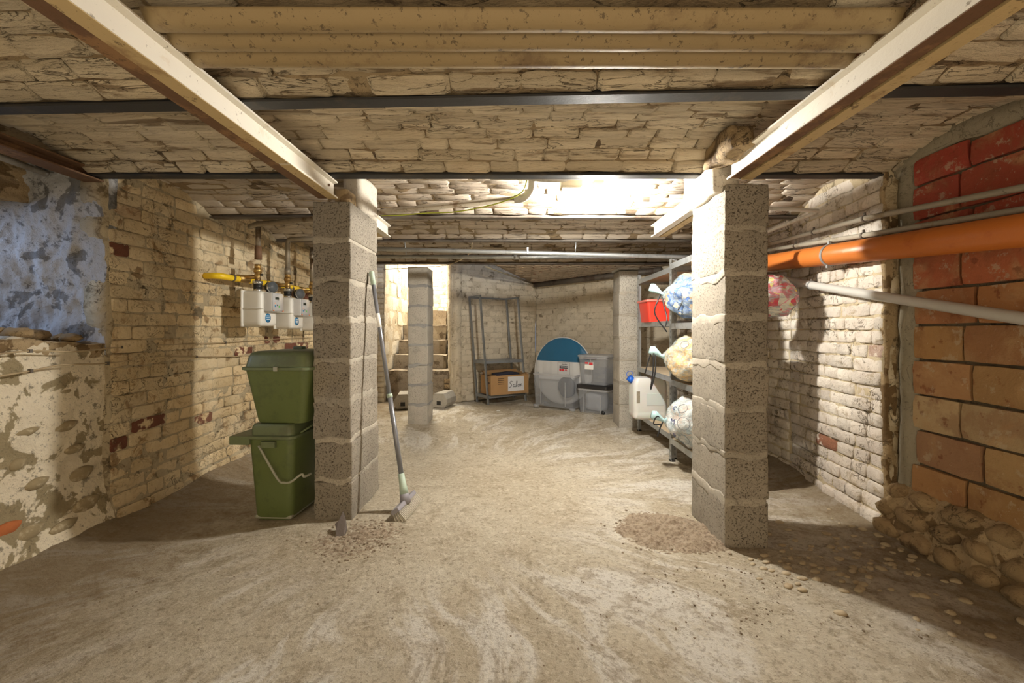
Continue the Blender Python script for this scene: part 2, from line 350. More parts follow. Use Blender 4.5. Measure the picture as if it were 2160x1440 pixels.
def mk_clear(name, col, alpha, rough=0.2):
    s = Nt(name); s.end(col, rough); s.b.inputs['Alpha'].default_value = alpha; return s.m
m_clearbox = mk_clear('frosted_box_plastic', (0.42, 0.45, 0.50), 0.42, 0.25)
m_clearlid = mk_clear('frosted_lid_plastic', (0.50, 0.51, 0.53), 0.62, 0.3)
m_blacklid = mat_plain('black_lid', (0.02, 0.02, 0.022), 0.35)
def mk_film():
    s = Nt('clear_bag_film'); p = s.pos(obj=True)
    wv = s.noise(s.n('ShaderNodeMapping', 0, {0: p, 3: (2.5, 14, 14)}), 3, 6, 0.65, 1.0)
    s.end((0.50, 0.60, 0.62), 0.12, s.bump(wv, 0.8, 0.02))
    s.put(s.b.inputs['Alpha'], s.n('ShaderNodeMapRange', 0, {0: wv, 1: 0.40, 2: 0.66, 3: 0.06, 4: 0.70})); return s.m
m_film = mk_film()
def mk_cloth(name, cols, scale=5):
    s = Nt(name); p = s.pos(obj=True); v = s.n('ShaderNodeTexVoronoi', 1, {'Vector': s.n('ShaderNodeVectorMath', 0, {0: p, 1: s.n('ShaderNodeTexNoise', 1, {'Vector': p, 'Scale': 6.0})}, operation='ADD'), 'Scale': scale})
    f = s.n('ShaderNodeSeparateColor', 0, {0: v}); r = s.t.nodes.new('ShaderNodeValToRGB'); s.t.links.new(f, r.inputs[0]); r.color_ramp.interpolation = 'CONSTANT'
    el = r.color_ramp.elements; el[0].color = (*cols[0], 1); el[0].position = 0; el[1].color = (*cols[1], 1); el[1].position = 1 / len(cols)
    for i, c in enumerate(cols[2:]): e = el.new((i + 2) / len(cols)); e.color = (*c, 1)
    return s.end(r.outputs[0], 0.8, s.bump(s.noise(p, 14, 4, 0.6), 0.6, 0.03))
mb = bpy.data.materials.new('lamp_glass'); mb.use_nodes = True
bs = mb.node_tree.nodes['Principled BSDF']; bs.inputs['Emission Color'].default_value = (1, 0.945, 0.85, 1); bs.inputs['Emission Strength'].default_value = LAMP_STR

# ------------------------------------------------------------------ bricks
def brick_variant(i, jit=0.05, nx=5, nz=4, rd=0.16):
    rng = random.Random(100 + i)
    xs = [-0.5, -0.43, 0.0, 0.43, 0.5] if nx == 5 else lin(-0.5, 0.5, nx); zs = [-0.5, -0.38, 0.38, 0.5]
    vs, fs = [], []
    for j, z in enumerate(zs):
        for k, x in enumerate(xs):
            bx = k in (0, len(xs) - 1); bz = j in (0, 3)
            dx = x * (1 - (0.03 if bz else 0)); dz = z * (1 - (0.07 if bx else 0))
            y = -1 + (0.55 if bx or bz else 0) + rng.uniform(-1, 1) * jit * 2.6
            if bx and bz: y += 0.25
            vs.append((dx + rng.uniform(-jit, jit) * 0.35, y, dz + rng.uniform(-jit, jit)))
    n = len(xs); base = len(vs)
    for j in range(3):
        for k in range(n - 1): fs.append((j * n + k, j * n + k + 1, (j + 1) * n + k + 1, (j + 1) * n + k))
    per = [k for k in range(n)] + [j * n + n - 1 for j in range(1, 4)] + [3 * n + k for k in range(n - 2, -1, -1)] + [j * n for j in (2, 1)]
    for q in per: v = vs[q]; vs.append((v[0], 0.15, v[2]))
    L = len(per)
    for q in range(L): q2 = (q + 1) % L; fs.append((per[q2], per[q], base + q, base + q2))
    return vs, fs
VAR = [brick_variant(i) for i in range(12)]
_bm = {}
def bmesh_for(i, mat):
    k = (i, mat.name)
    if k not in _bm: vs, fs = VAR[i]; me = pm('brick', vs, fs); me.materials.append(mat); _bm[k] = me
    return _bm[k]
def put_brick(parent, mtx, mat, name='brick'):
    o = bpy.data.objects.new(name, bmesh_for(random.randrange(12), mat)); C.objects.link(o); o.parent = parent; o.matrix_local = mtx; return o
def join_bricks(parent, name, mats, mat):
    vs, fs = [], []
    for m in mats:
        v0, f0 = VAR[random.randrange(12)]; b = len(vs); vs += [m @ V(v) for v in v0]; fs += [tuple(x + b for x in f) for f in f0]
    o = link(name, pm(name, vs, fs), mat, parent); o['kind'] = 'stuff'; return o
def wall_frame(p0, p1):
    """local x runs p0->p1, local -y is the face; the room lies to the right-hand side of travel when flipped by order"""
    d = V((p1[0] - p0[0], p1[1] - p0[1], 0)); L = d.length; a = math.atan2(d.y, d.x)
    return M.Translation((p0[0], p0[1], 0)) @ M.Rotation(a, 4, 'Z'), L
def brick_wall(name, p0, p1, z0, z1, mat, mortar, ch=0.066, bl=0.205, prot=0.016, header=0.0, ztop=None, flare=0.0, rough=0.008, objs=True, gap=0.009, label=None, tilt=0.03, nz=None):
    F, L = wall_frame(p0, p1)
    us = lin(0, L, max(8, int(L / 0.025))); vs_ = lin(z0, z1, max(8, int((z1 - z0) / 0.025)))
    def sag(x, z): return 0.012 * NZ.noise(V((x * 1.7 + p0[0] * 3, z * 1.5, p0[1]))) * 2
    def fn(u, v):
        y = rough * fbm((u * 1 + p0[0] * 7, v, p0[1]), 9, 4) + sag(u, v) - flare * max(0, 1 - (v - z0) / 0.22) ** 2
        return F @ V((u, y, v))
    w_ = struct(name, grid(name, fn, us, vs_), mortar, label); solid(w_, 0.12, -1)
    ms = []; z = z0 + ch / 2 + 0.004; row = 0
    while z < z1 - ch * 0.3:
        x = -bl * (0.5 if row % 2 else 0) - random.uniform(0, 0.02)
        while x < L - 0.02:
            l = bl * random.uniform(0.93, 1.05)
            if random.random() < header: l = 0.108 * random.uniform(0.9, 1.1)
            a, b = max(x, 0), min(x + l, L); cx = (a + b) / 2
            zz = z + 0.010 * NZ.noise(V((cx * 1.3, z * 2, p0[0])))
            if b - a > 0.045 and (ztop is None or zz < ztop(cx) - 0.02):
                pr = prot * random.uniform(0.55, 1.2)
                fl = flare * max(0, 1 - (zz - z0) / 0.22) ** 2
                m = F @ M.Translation((cx, sag(cx, zz) + 0.004 - fl, zz)) @ M.Rotation(random.gauss(0, tilt * 0.5), 4, 'Z') @ M.Rotation(random.gauss(0, 0.012), 4, 'Y') @ M.Diagonal((b - a - gap, pr, ch - gap * random.uniform(0.7, 1.2), 1))
                ms.append(m)
            x += l
        z += ch; row += 1
    if objs:
        for m in ms: put_brick(w_, m, mat)
    else: join_bricks(w_, 'brick_courses', ms, mat)
    return w_

# ------------------------------------------------------------------ floor
def floor_z(x, y):
    z = 0.022 * fbm((x, y, 0), 0.8, 3) + 0.006 * fbm((x, y, 3), 7, 3)
    e = max(0, abs(x + 0.08) - 1.45) ; z += 0.22 * e * e * (1 + 0.8 * fbm((x, y, 5), 3, 2))
    if x > 1.0 and y < 2.0: z += 0.010 * abs(fbm((x, y, 9), 16, 3))
    return z
ys = lin(-2.5, 0.4, 24)[:-1] + lin(0.4, 3.2, 190)[:-1] + lin(3.2, 7.3, 110)
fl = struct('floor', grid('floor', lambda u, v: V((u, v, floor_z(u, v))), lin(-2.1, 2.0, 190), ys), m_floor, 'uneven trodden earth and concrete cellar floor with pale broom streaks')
solid(fl, 0.15, -1)

# ------------------------------------------------------------------ ceiling joists and vault bays
JZ = H + 0.7125
J = [(0.60, 0.0), (1.33, -0.036), (1.995, 0.0), (2.735, 0.0), (3.47, 0.0), (4.2, 0.0), (4.655, 0.0)]
XL, XR = -2.02, 1.86
def ibeam_mesh(name, p0, p1, h, wd, tf=0.007, tw=0.006):
    p0, p1 = V(p0), V(p1); d = (p1 - p0).normalized(); s_ = d.cross(V((0, 0, 1))).normalized(); up = V((0, 0, 1)); a = wd / 2; b = tw / 2
    prof = [(-a, 0), (a, 0), (a, tf), (b, tf + 0.004), (b, h - tf - 0.004), (a, h - tf), (a, h), (-a, h), (-a, h - tf), (-b, h - tf - 0.004), (-b, tf + 0.004), (-a, tf)]
    vs = [p + s_ * x + up * z for p in (p0, p1) for x, z in prof]; n = 12
    fs = [(k, (k + 1) % n, n + (k + 1) % n, n + k) for k in range(n)] + [tuple(range(n))[::-1], tuple(range(n, 2 * n))]
    return pm(name, vs, fs, False)
jl = ['black steel joist across the ceiling just above the camera', 'broad black steel joist nearest in view, crossing under both long beams',
      'thin dark steel joist crossing above the tops of the two front pillars', 'steel joist just behind the lamp, level with the hanging beam ends',
      'dark steel joist behind the stub ends of the long beams', 'dark steel joist just in front of the farthest one', 'farthest dark steel joist, above the grey shelf and far pillars']
for i, (y, k) in enumerate(J):
    if i == 0: continue
    o = link('steel_joist', ibeam_mesh('steel_joist', (XL, y + k * XL, JZ), (XR, y + k * XR, JZ), 0.09, 0.05), m_joist if i < 3 else m_joist2)
    tag(o, jl[i], 'beam', 'steel joists under the vaults')
RISE = 0.09
def bay(i, a, b, xa, xb, near=True, cuts=None, name='ceiling', mat=None, label=None):
    (ya, ka), (yb, kb) = J[a], J[b]
    def pt(x, t, lift=0.0):
        y0 = ya + ka * x + 0.012; y1 = yb + kb * x - 0.012; h = (y1 - y0) / 2; f = (2 * t - 1)
        ang = f * 0.5; z = RISE * (1 - f * f); n = V((0, -f * RISE * 2 / h, -1)).normalized() if h else V((0, 0, -1))
        return V((x, (y0 + y1) / 2 + f * h, JZ + 0.018 + z)) + n * lift, n, y1 - y0
    def fn(u, v):
        p, n, _ = pt(u, v); return p - n * 0.0 + n * (0.010 * fbm(p, 8, 4))
    o = struct(name, grid(name, fn, lin(xa, xb, 130 if near else 90), lin(0, 1, 26)), m_mortar_c, label)
    solid(o, 0.06, 1)
    rows = max(3, round((yb - ya) / 0.066)); ms = []
    for r in range(rows):
        t = (r + 0.5) / rows; x = xa - (0.1 if r % 2 else 0) - random.uniform(0, 0.05)
        while x < xb:
            l = random.choice((0.205, 0.205, 0.12, 0.24)) * random.uniform(0.9, 1.1); xx0, xx1 = max(x, xa), min(x + l, xb); x += l
            if xx1 - xx0 < 0.05: continue
            cx = (xx0 + xx1) / 2
            if cuts and cuts(cx, pt(cx, t)[0].y): continue
            p, n, wdt = pt(cx, t, -0.004); y_ = -n; xax = V((1, 0, 0)); zax = xax.cross(y_).normalized(); xax = y_.cross(zax).normalized()
            B = M((xax, y_, zax)).transposed().to_4x4()
            th = wdt / rows
            m = M.Translation(p) @ B @ M.Rotation(random.gauss(0, 0.02), 4, 'Z') @ M.Rotation(random.gauss(0, 0.014), 4, 'Y') @ M.Diagonal((xx1 - xx0 - random.choice((0.0, 0.0, 0.006)), random.uniform(0.010, 0.022) * (1 if near else 0.55), th * random.uniform(0.90, 1.02), 1))
            ms.append(m)
    if near:
        for m in ms[:300]: put_brick(o, m, mat or m_ceil)
        if len(ms) > 300: join_bricks(o, 'brick_courses', ms[300:], mat or m_ceil)
    else: join_bricks(o, 'brick_courses', ms, mat or m_ceil_far)
    return o
bay(0, 0, 1, XL, XR, True, cuts=lambda x, y: -0.80 < x < 0.86 and 0.95 < y < 1.12, label='shallow whitewashed brick vault nearest the camera')
bay(1, 1, 2, XL, XR, True, label='shallow whitewashed brick vault in front of the two near pillars')
bay(2, 2, 3, XL, XR, False, label='brightly lit brick vault holding the lamp')
bay(3, 3, 4, XL, XR, False, mat=None, label='brick vault behind the lamp')
bay(4, 4, 5, XL, XR, False, label='brick vault over the two long conduits')
bay(5, 5, 6, XL, XR, False, label='narrow brick vault at the far joist')
# ceiling behind the camera
o = struct('ceiling', grid('ceiling', lambda u, v: V((u, v, JZ + 0.09 + 0.01 * fbm((u, v, 0), 3, 3))), lin(XL, XR, 40), lin(-2.5, 0.62, 40)), m_ceil_far, 'ceiling behind the camera'); solid(o, 0.06, 1)
# corner A: back wall and angled wall meet
CX, CY = 0.302, 6.18
def backline(x): return 5.975 + 0.682 * x
vs = [(-0.30, 4.69), (1.86, 4.69), (1.86, 4.60), (1.86, 4.72), (CX + 0.06, 6.26), (CX - 0.1, 6.2)]
def fn(u, v):
    a = V((-0.26, 4.68)).lerp(V((CX - 0.02, CY + 0.03)), v); b = V((1.86, 4.68)).lerp(V((CX + 0.03, CY + 0.03)), v); p = a.lerp(b, u)
    return V((p.x, p.y, H + 0.725 - 0.06 * v + 0.008 * fbm((p.x, p.y, 0), 6, 3)))
m_ceil_red = mat_lime('limewash_ceiling_rear', (0.50, 0.42, 0.33), (0.40, 0.31, 0.23), (0.34, 0.16, 0.10), stretch=(1, 1, 1), redness=1, crack=0.8, grime=0.56, peel=0.60)
o = struct('ceiling', grid('ceiling', fn, lin(0, 1, 30), lin(0, 1, 30)), m_ceil_red, 'low ceiling over the far corner'); solid(o, 0.06, 1)
ms = []
for r in range(20):
    for q in range(11):
        x = -0.1 + q * 0.205 + (0.1 if r % 2 else 0); y = 4.74 + r * 0.07
        if x - 0.1 < -0.24 + (y - 4.68) * 0.36 or x + 0.1 > 1.84 - (y - 4.7) * 1.0 or y > 6.0: continue
        v = (y - 4.68) / 1.5
        ms.append(M.Translation((x, y, H + 0.722 - 0.06 * v)) @ M.Rotation(-pi / 2, 4, 'X').inverted() @ M.Diagonal((0.198, 0.012, 0.062, 1)))
join_bricks(o, 'brick_courses', ms, m_ceil_red)
# roof over the stair opening
box('ceiling', (-1.3, 6.05, H + 2.0), (2.6, 2.9, 0.08), m_stair_wall)
for o in bpy.data.objects:
    if o.name.startswith('ceiling'): o['kind'] = 'structure'

# ------------------------------------------------------------------ walls
ZC = JZ + 0.13
def arch_top(L0, sgn=1):
    def f(s):
        y = L0 + s * sgn
        for (ya, _), (yb, _) in zip(J, J[1:]):
            if ya <= y <= yb: t = (y - ya) / (yb - ya) * 2 - 1; return JZ + 0.02 + RISE * (1 - t * t)
        return 3
    return f
# left wall: travel from near to far, face must look towards +x (local -y = +x when travelling +y)
brick_wall('wall_left', (-1.93, 2.03), (-1.95, 4.15), 0.0, ZC, m_left_wall, m_mortar_w, ch=0.0675, bl=0.212, flare=0.05, ztop=arch_top(2.03), rough=0.012, prot=0.013, header=0.12, gap=0.006, label='limewashed brick wall behind the gas meters')
brick_wall('wall_left', (-1.95, 4.15), (-1.95, 5.45), 0.0, ZC, m_left_wall, m_mortar_w, objs=False, label='far part of the left wall, behind the pillar')
# right wall: local -y must look towards -x, so travel from far to near
def rt(s): return arch_top(0)(2.78 - s)
brick_wall('wall_right', (1.80, 2.78), (1.715, 1.97), 0.0, ZC, m_white_wall, m_mortar_w, ch=0.066, bl=0.205, header=0.62, ztop=rt, prot=0.019, rough=0.014, gap=0.007, flare=0.02, tilt=0.06, label='whitewashed brick wall between the shelf and the clay blocks')
brick_wall('wall_right', (1.80, 4.75), (1.80, 2.78), 0.0, ZC, m_white_wall, m_mortar_w, objs=False, label='right wall behind the metal shelves')
# return face of the white wall end
o = struct('wall_right', grid('wall_right', lambda u, v: V((1.715 + u * 0.07, 1.968 + 0.012 * fbm((u, v, 3), 6, 3), v)), lin(-0.15, 1, 6), lin(0, ZC, 90)), m_earth, 'rough broken end of the whitewashed brick wall'); solid(o, 0.02, -1)
# clay block wall
def clay_noise(y, z): return 0.006 * fbm((1.8, y, z), 10, 4)
o = struct('wall_right', grid('wall_right', lambda u, v: V((1.772 + clay_noise(u, v), u, v)), lin(-2.5, 1.99, 120), lin(0, ZC, 60)), m_clayjoint_shade, 'red clay hollow block wall with grey mortar strips and joints painted shadow dark')
solid(o, 0.1, 1); clay = o
rowz = [0.195 + 0.151 * i for i in range(11)]
firstj = {0: 1.66, 1: 1.60, 2: 1.678, 3: 1.638, 4: 1.669, 5: 1.623, 6: 1.678, 7: 1.64, 8: 1.685, 9: 1.648, 10: 1.69}
first2 = {1: 1.872}
ccol = {0: (0.36, 0.20, 0.08), 1: (0.34, 0.21, 0.10), 2: (0.42, 0.31, 0.17), 3: (0.36, 0.20, 0.09), 4: (0.38, 0.20, 0.08), 5: (0.40, 0.17, 0.07), 6: (0.40, 0.12, 0.05), 7: (0.34, 0.07, 0.035), 8: (0.33, 0.06, 0.032), 9: (0.32, 0.055, 0.03), 10: (0.31, 0.05, 0.03)}
claym = []
for i in range(6):
    rng = random.Random(40 + i); bm = bmesh.new(); b_box(bm, (0, -0.5, 0), (1, 1, 1)); 
    bmesh.ops.subdivide_edges(bm, edges=bm.edges[:], cuts=3, use_grid_fill=True)
    for v in bm.verts:
        v.co.x += rng.uniform(-1, 1) * 0.006; v.co.z += rng.uniform(-1, 1) * 0.011; v.co.y += rng.uniform(-1, 1) * 0.05
        if abs(v.co.x) > 0.49 and abs(v.co.z) > 0.48: v.co.x *= 0.985; v.co.z *= 0.97; v.co.y = v.co.y * 0.8
    me = bm_mesh('clay_block', bm); me.materials.append(m_clay); claym.append(me)
for i in range(11):
    z0, z1 = rowz[i], rowz[i] + 0.151
    js = [1.885] + ([first2[i]] if i in first2 else []) + [firstj[i]]
    y = firstj[i]
    while y > -2.3: y -= 0.292 + random.uniform(-0.006, 0.006); js.append(y)
    for a, b in zip(js, js[1:]):
        if a - b < 0.06: continue
        cy = (a + b) / 2; top = min(z1, arch_top(0)(cy) - 0.07 if cy > 0.62 else z1)
        if top - z0 < 0.05: continue
        o = bpy.data.objects.new('clay_block', random.choice(claym)); C.objects.link(o); o.parent = clay
        gy = random.uniform(0.010, 0.018); gz = random.uniform(0.008, 0.014)
        o.matrix_local = M.Translation((1.776, cy, (z0 + top) / 2)) @ M.Rotation(-pi / 2, 4, 'Z') @ M.Rotation(random.gauss(0, 0.008), 4, 'Y') @ M.Rotation(random.gauss(0, 0.012), 4, 'Z') @ M.Diagonal((a - b - gy, 0.022 + random.uniform(-0.003, 0.006), top - z0 - gz, 1))
        c = ccol[i]; k = random.uniform(0.85, 1.15); o.color = (c[0] * k, c[1] * k * random.uniform(0.9, 1.1), c[2] * k, 1)
# mortar strips round the clay wall
o = link('mortar_strip', grid('mortar_strip', lambda u, v: V((1.768 - 0.020 * sin(pi * min(1, max(0, u))) - 0.006 * fbm((u, v, 2), 6, 4), 1.862 + 0.028 * fbm((0, v, 8), 3, 3) + u * 0.105, v)), lin(0, 1, 10), lin(0.2, ZC, 120)), m_joint, clay)
def fn(u, v):
    y = 0.6 + u * 1.38; zt = arch_top(0)(y); return V((1.766 - 0.022 * sin(pi * v) - 0.004 * fbm((y, v, 2), 8, 3), y, zt - 0.075 - 0.02 * fbm((y, 0, 1), 4, 2) + v * 0.10))
link('mortar_strip', grid('mortar_strip', fn, lin(0, 1, 110), lin(0, 1, 8)), m_joint, clay)
# rubble footing below the clay blocks
def fn(u, v):
    y = u; z = v * 0.24; return V((1.77 - 0.10 * (1 - v) ** 0.6 - 0.035 * abs(fbm((1, y, z), 9, 4)), y, z + 0.012 * fbm((2, y, z), 5, 3)))
foot = struct('trim_1', grid('trim_1', fn, lin(0.2, 1.97, 150), lin(0, 1, 22)), m_earth, 'crumbling rubble footing under the clay block wall'); solid(foot, 0.03, 1)
def rock_mesh(name, seed, sub=2, amp=0.28):
    bm = bmesh.new(); bmesh.ops.create_icosphere(bm, subdivisions=sub, radius=0.5)
    for v in bm.verts: v.co *= 1 + amp * NZ.noise(v.co * 2.2 + V((seed * 7.3, seed, 0)))
    return bm_mesh(name, bm, True)
m_stone = mat_lime('footing_stone', (0.44, 0.32, 0.17), (0.34, 0.24, 0.13), (0.16, 0.10, 0.05), redness=1, grime=0.5)
rocks = [rock_mesh('stone', i) for i in range(6)]
for r in rocks: r.materials.append(m_stone)
for row in range(3):
    y = 0.55 + random.uniform(0, 0.1)
    while y < 1.93:
        l = random.uniform(0.09, 0.17); o = bpy.data.objects.new('stone', random.choice(rocks)); C.objects.link(o); o.parent = foot
        v = (row + 0.5) / 3
        o.matrix_local = M.Translation((1.775 - 0.10 * (1 - v) ** 0.6, y + l / 2, v * 0.235)) @ M.Rotation(random.uniform(-.2, .2), 4, 'X') @ M.Diagonal((0.09, l * 1.02, 0.078, 1)); y += l * 1.03
# back-left wall, towards the shelf
def on_back(x): return (x, backline(x))
brick_wall('wall_back', on_back(-0.80), on_back(CX), 0.0, H + 0.95, m_back_wall, m_mortar_b, ch=0.074, bl=0.22, prot=0.006, rough=0.004, gap=0.006, tilt=0.008, label='cream painted brick wall behind the leaning metal rack')
brick_wall('wall_back', (CX, CY), (1.80, 4.68), 0.0, H + 0.8, m_back_wall, m_mortar_b, ch=0.076, bl=0.22, prot=0.007, rough=0.004, gap=0.008, tilt=0.01, label='angled cream brick wall behind the storage boxes')
# stair walls
brick_wall('wall_stair', (-1.15, 7.2), (-0.90, 5.75), 0.0, H + 1.98, m_stair_wall, m_mortar_b, ch=0.072, prot=0.006, rough=0.003, objs=True, gap=0.007, label='bright brick side wall of the stairs')
brick_wall('wall_stair', (-0.90, 5.75), (-0.80, 5.43), 0.0, H + 1.98, m_stair_wall, m_mortar_b, ch=0.072, prot=0.008, objs=True, gap=0.007, label='jagged whitewashed brick corner beside the stairs')
brick_wall('wall_stair', (-1.68, 7.2), (-1.1, 7.2), 0.0, H + 1.98, m_stair_wall, m_mortar_b, ch=0.072, prot=0.006, objs=True, label='sunlit brick wall at the head of the stairs')
brick_wall('wall_stair', (-1.66, 5.42), (-1.66, 7.2), 0.0, H + 1.98, m_stair_wall, m_mortar_b, ch=0.196, bl=0.40, prot=0.006, rough=0.003, gap=0.012, tilt=0.01, label='whitewashed concrete block wall left of the stairs')
brick_wall('wall_stair', (-1.95, 5.42), (-1.66, 5.42), 0.0, H + 1.98, m_stair_wall, m_mortar_b, objs=False, label='rough plastered edge left of the stairs')
# rear and side shell behind the camera
o = struct('wall_rear', grid('wall_rear', lambda u, v: V((u, -2.5, v)), lin(-2.1, 1.9, 30), lin(0, ZC, 20)), m_back_wall, 'cellar wall behind the camera'); solid(o, 0.1, 1)
# near left rubble wall with the daylight shaft above it
SY0, SY1 = 1.02, 2.04
def sill(y): return H - 0.035 + 0.03 * fbm((0, y, 4), 3, 3) - 0.05 * max(0, (y - 1.7)) * 2
def fn(u, v):
    y = -2.5 + (SY1 + 2.5) * (u ** 0.55); top = sill(y) if y > SY0 else ZC; z = v * top
    x = -1.95 - 0.01 + 0.016 * fbm((2, y, z), 2.2, 3) + 0.006 * fbm((5, y, z), 13, 3) + 0.07 * max(0, 1 - z / 0.30) ** 2 + 0.012 * (1.9 - y)
    return V((x, y, z))
wl = struct('wall_left', grid('wall_left', fn, lin(0, 1, 300), lin(0, 1, 130)), m_rubble, 'rough plastered rubble wall below the daylight shaft'); solid(wl, 0.10, -1)
rock_ol = rocks[1].copy(); rock_ol.materials[0] = mat_plain('olive_stone', (0.30, 0.24, 0.14), 0.95, bump=0.6, bscale=50, dirt=(0.55, 0.47, 0.33), dscale=25, damt=0.8)
for (y, z, sy, sz, rr) in [(1.63, 0.165, 0.12, 0.07, 1), (1.75, 0.30, 0.10, 0.06, 0), (1.70, 0.52, 0.13, 0.05, 0), (1.86, 0.51, 0.12, 0.06, 0), (1.68, 0.40, 0.07, 0.06, 0), (1.90, 0.40, 0.10, 0.05, 0), (1.85, 0.66, 0.09, 0.04, 0), (1.93, 0.28, 0.12, 0.08, 0), (1.70, 0.12, 0.12, 0.08, 0), (1.93, 0.14, 0.14, 0.09, 0), (1.82, 0.09, 0.13, 0.07, 0)]:
    o = bpy.data.objects.new('stone', random.choice(rocks)); C.objects.link(o); o.parent = wl; base = z
    o.data = rock_ol
    if rr:
        o.data = o.data.copy(); o.data.materials[0] = mat_plain('bare_orange_brick', (0.42, 0.13, 0.04), 0.9, bump=0.5)
    o.matrix_local = M.Translation((-1.962 + 0.07 * max(0, 1 - z / 0.3) ** 2, y, z)) @ M.Diagonal((0.034, sy * 0.85, sz * 0.8, 1))
# sill (bottom of the shaft)
def fn(u, v):
    x = -1.95 - u * 1.25; y = SY0 + v * (SY1 - SY0 + 0.02)
    return V((x, y, sill(y) + 0.06 * u + 0.14 * u * u + 0.035 * fbm((x, y, 1), 7, 4) * min(1, u * 8 + 0.2)))
o = struct('wall_left', grid('wall_left', fn, lin(0, 1, 80), lin(0, 1, 70)), m_earth, 'rubble strewn sill of the daylight shaft'); solid(o, 0.06, 1)
for k in range(11):
    x = -1.98 - random.uniform(0, 0.45); y = random.uniform(1.55, 2.0); sz = random.uniform(0.04, 0.10)
    r = bpy.data.objects.new('stone', random.choice(rocks)); C.objects.link(r); r.parent = o
    r.matrix_local = M.Translation((x, y, sill(y) + 0.02 + 0.08 * (-1.95 - x))) @ M.Rotation(random.uniform(0, 3), 4, 'Z') @ M.Diagonal((sz * 1.3, sz, sz * 0.6, 1))
# far jamb of the shaft, curving round
def fn(u, v):
    x = -1.935 - u * 1.2; z = H - 0.12 + v * (0.95)
    cur = 0.10 * (1 - min(1, u * 7)) ** 2
    k_ = min(1, 0.1 + u * 7); y = SY1 - 0.005 - 0.10 * (1 - cos(min(1, u / 0.9) * pi)) * 0.5 + k_ * (0.05 * fbm((x, 1, z), 2.3, 3) + 0.016 * fbm((x * 1.3, 4, z * 0.8), 12, 4)) - 0.06 * max(0, 1 - v * 3) * u
    return V((x, y, z))
o = struct('wall_left', grid('wall_left', fn, lin(0, 1, 150), lin(0, 1, 120)), m_shaft, 'daylit rough plaster side of the shaft'); solid(o, 0.04, 1)
o = struct('wall_left', grid('wall_left', lambda u, v: V((-3.15, SY0 - 0.1 + u * 1.2, H - 0.1 + v * 1.4)), lin(0, 1, 4), lin(0, 1, 4)), m_shaft, 'back of the daylight shaft'); solid(o, 0.05, -1)
o = struct('wall_left', grid('wall_left', lambda u, v: V((-3.15 + 1.2 * u, SY0 - 0.02, H - 0.1 + v * 1.0)), lin(0, 1, 4), lin(0, 1, 4)), m_shaft, 'near side of the daylight shaft'); solid(o, 0.05, 1)
o = struct('ceiling', grid('ceiling', lambda u, v: V((-3.2 + 1.26 * u, 0.8 + v * 1.35, H + 0.835 + 0.01 * fbm((u * 2, v * 2, 0), 6, 3))), lin(0, 1, 40), lin(0, 1, 40)), m_earth, 'rough cover over the daylight shaft'); solid(o, 0.05, 1)
# lintel over the shaft and its steel edge
lin_ = struct('trim_2', grid('trim_2', lambda u, v: V((-2.30 + 0.012 * fbm((1, u, v), 9, 3), 1.0 + u * 1.05, H + 0.60 + v * 0.24 + 0.02 * fbm((0, u, 0), 5, 3))), lin(0, 1, 50), lin(0, 1, 20)), m_earth, 'brown rough lintel inside the daylight shaft'); solid(lin_, 0.25, -1)
tag(link('steel_lintel_angle', ibeam_mesh('steel_lintel_angle', (-1.99, 0.8, JZ - 0.015), (-1.99, 2.02, JZ - 0.015), 0.05, 0.09), m_brown), 'dark rusty steel edge above the daylight shaft', 'beam')
tag(tube('grey_pipe', [(-2.2, 0.9, H + 0.76), (-2.2, 1.6, H + 0.745), (-2.2, 2.05, H + 0.73)], 0.014, m_conduit), 'short grey pipe high inside the daylight shaft', 'pipe')

# ------------------------------------------------------------------ stairs
st = thing('stairs', 'rough masonry steps climbing behind the far left pillar', 'stairs', (-1.3, 5.6, 0))
def rstep(c, s):
    nx, ny, nz = 10, 6, 6; bm = bmesh.new(); b_box(bm, c, s); bmesh.ops.subdivide_edges(bm, edges=bm.edges[:], cuts=9, use_grid_fill=True)
    for v in bm.verts: v.co += V((fbm(v.co, 9, 3), fbm(v.co + V((5, 0, 0)), 9, 3), fbm(v.co + V((0, 7, 0)), 9, 3))) * 0.012
    o = link('step', bm_mesh('step', bm), m_joint2, st); o.location = -V(st.location); return o
m_joint2 = mat_lime('step_cement', (0.40, 0.34, 0.25), (0.30, 0.24, 0.17), (0.14, 0.10, 0.06), redness=1, crack=0.6)
for (x0, x1, y0, y1, z1) in [(-1.64, -0.83, 5.52, 6.0, H - 0.53), (-1.64, -0.94, 5.78, 6.2, H - 0.345), (-1.64, -0.98, 6.02, 6.5, H - 0.15), (-1.64, -1.02, 6.27, 6.8, H + 0.065), (-1.64, -1.05, 6.52, 7.1, H + 0.29)]:
    rstep(((x0 + x1) / 2, (y0 + y1) / 2, z1 / 2), (x1 - x0, y1 - y0, z1))
for z in (0.06, 0.13, 0.2, 0.27):
    for k in range(2):
        o = put_brick(st, M.Translation((-0.86 + k * 0.075 - 1.0 * 0 + 1.3, 5.50 - 5.6, z)) @ M.Diagonal((0.1, 0.02, 0.055, 1)), m_stone)

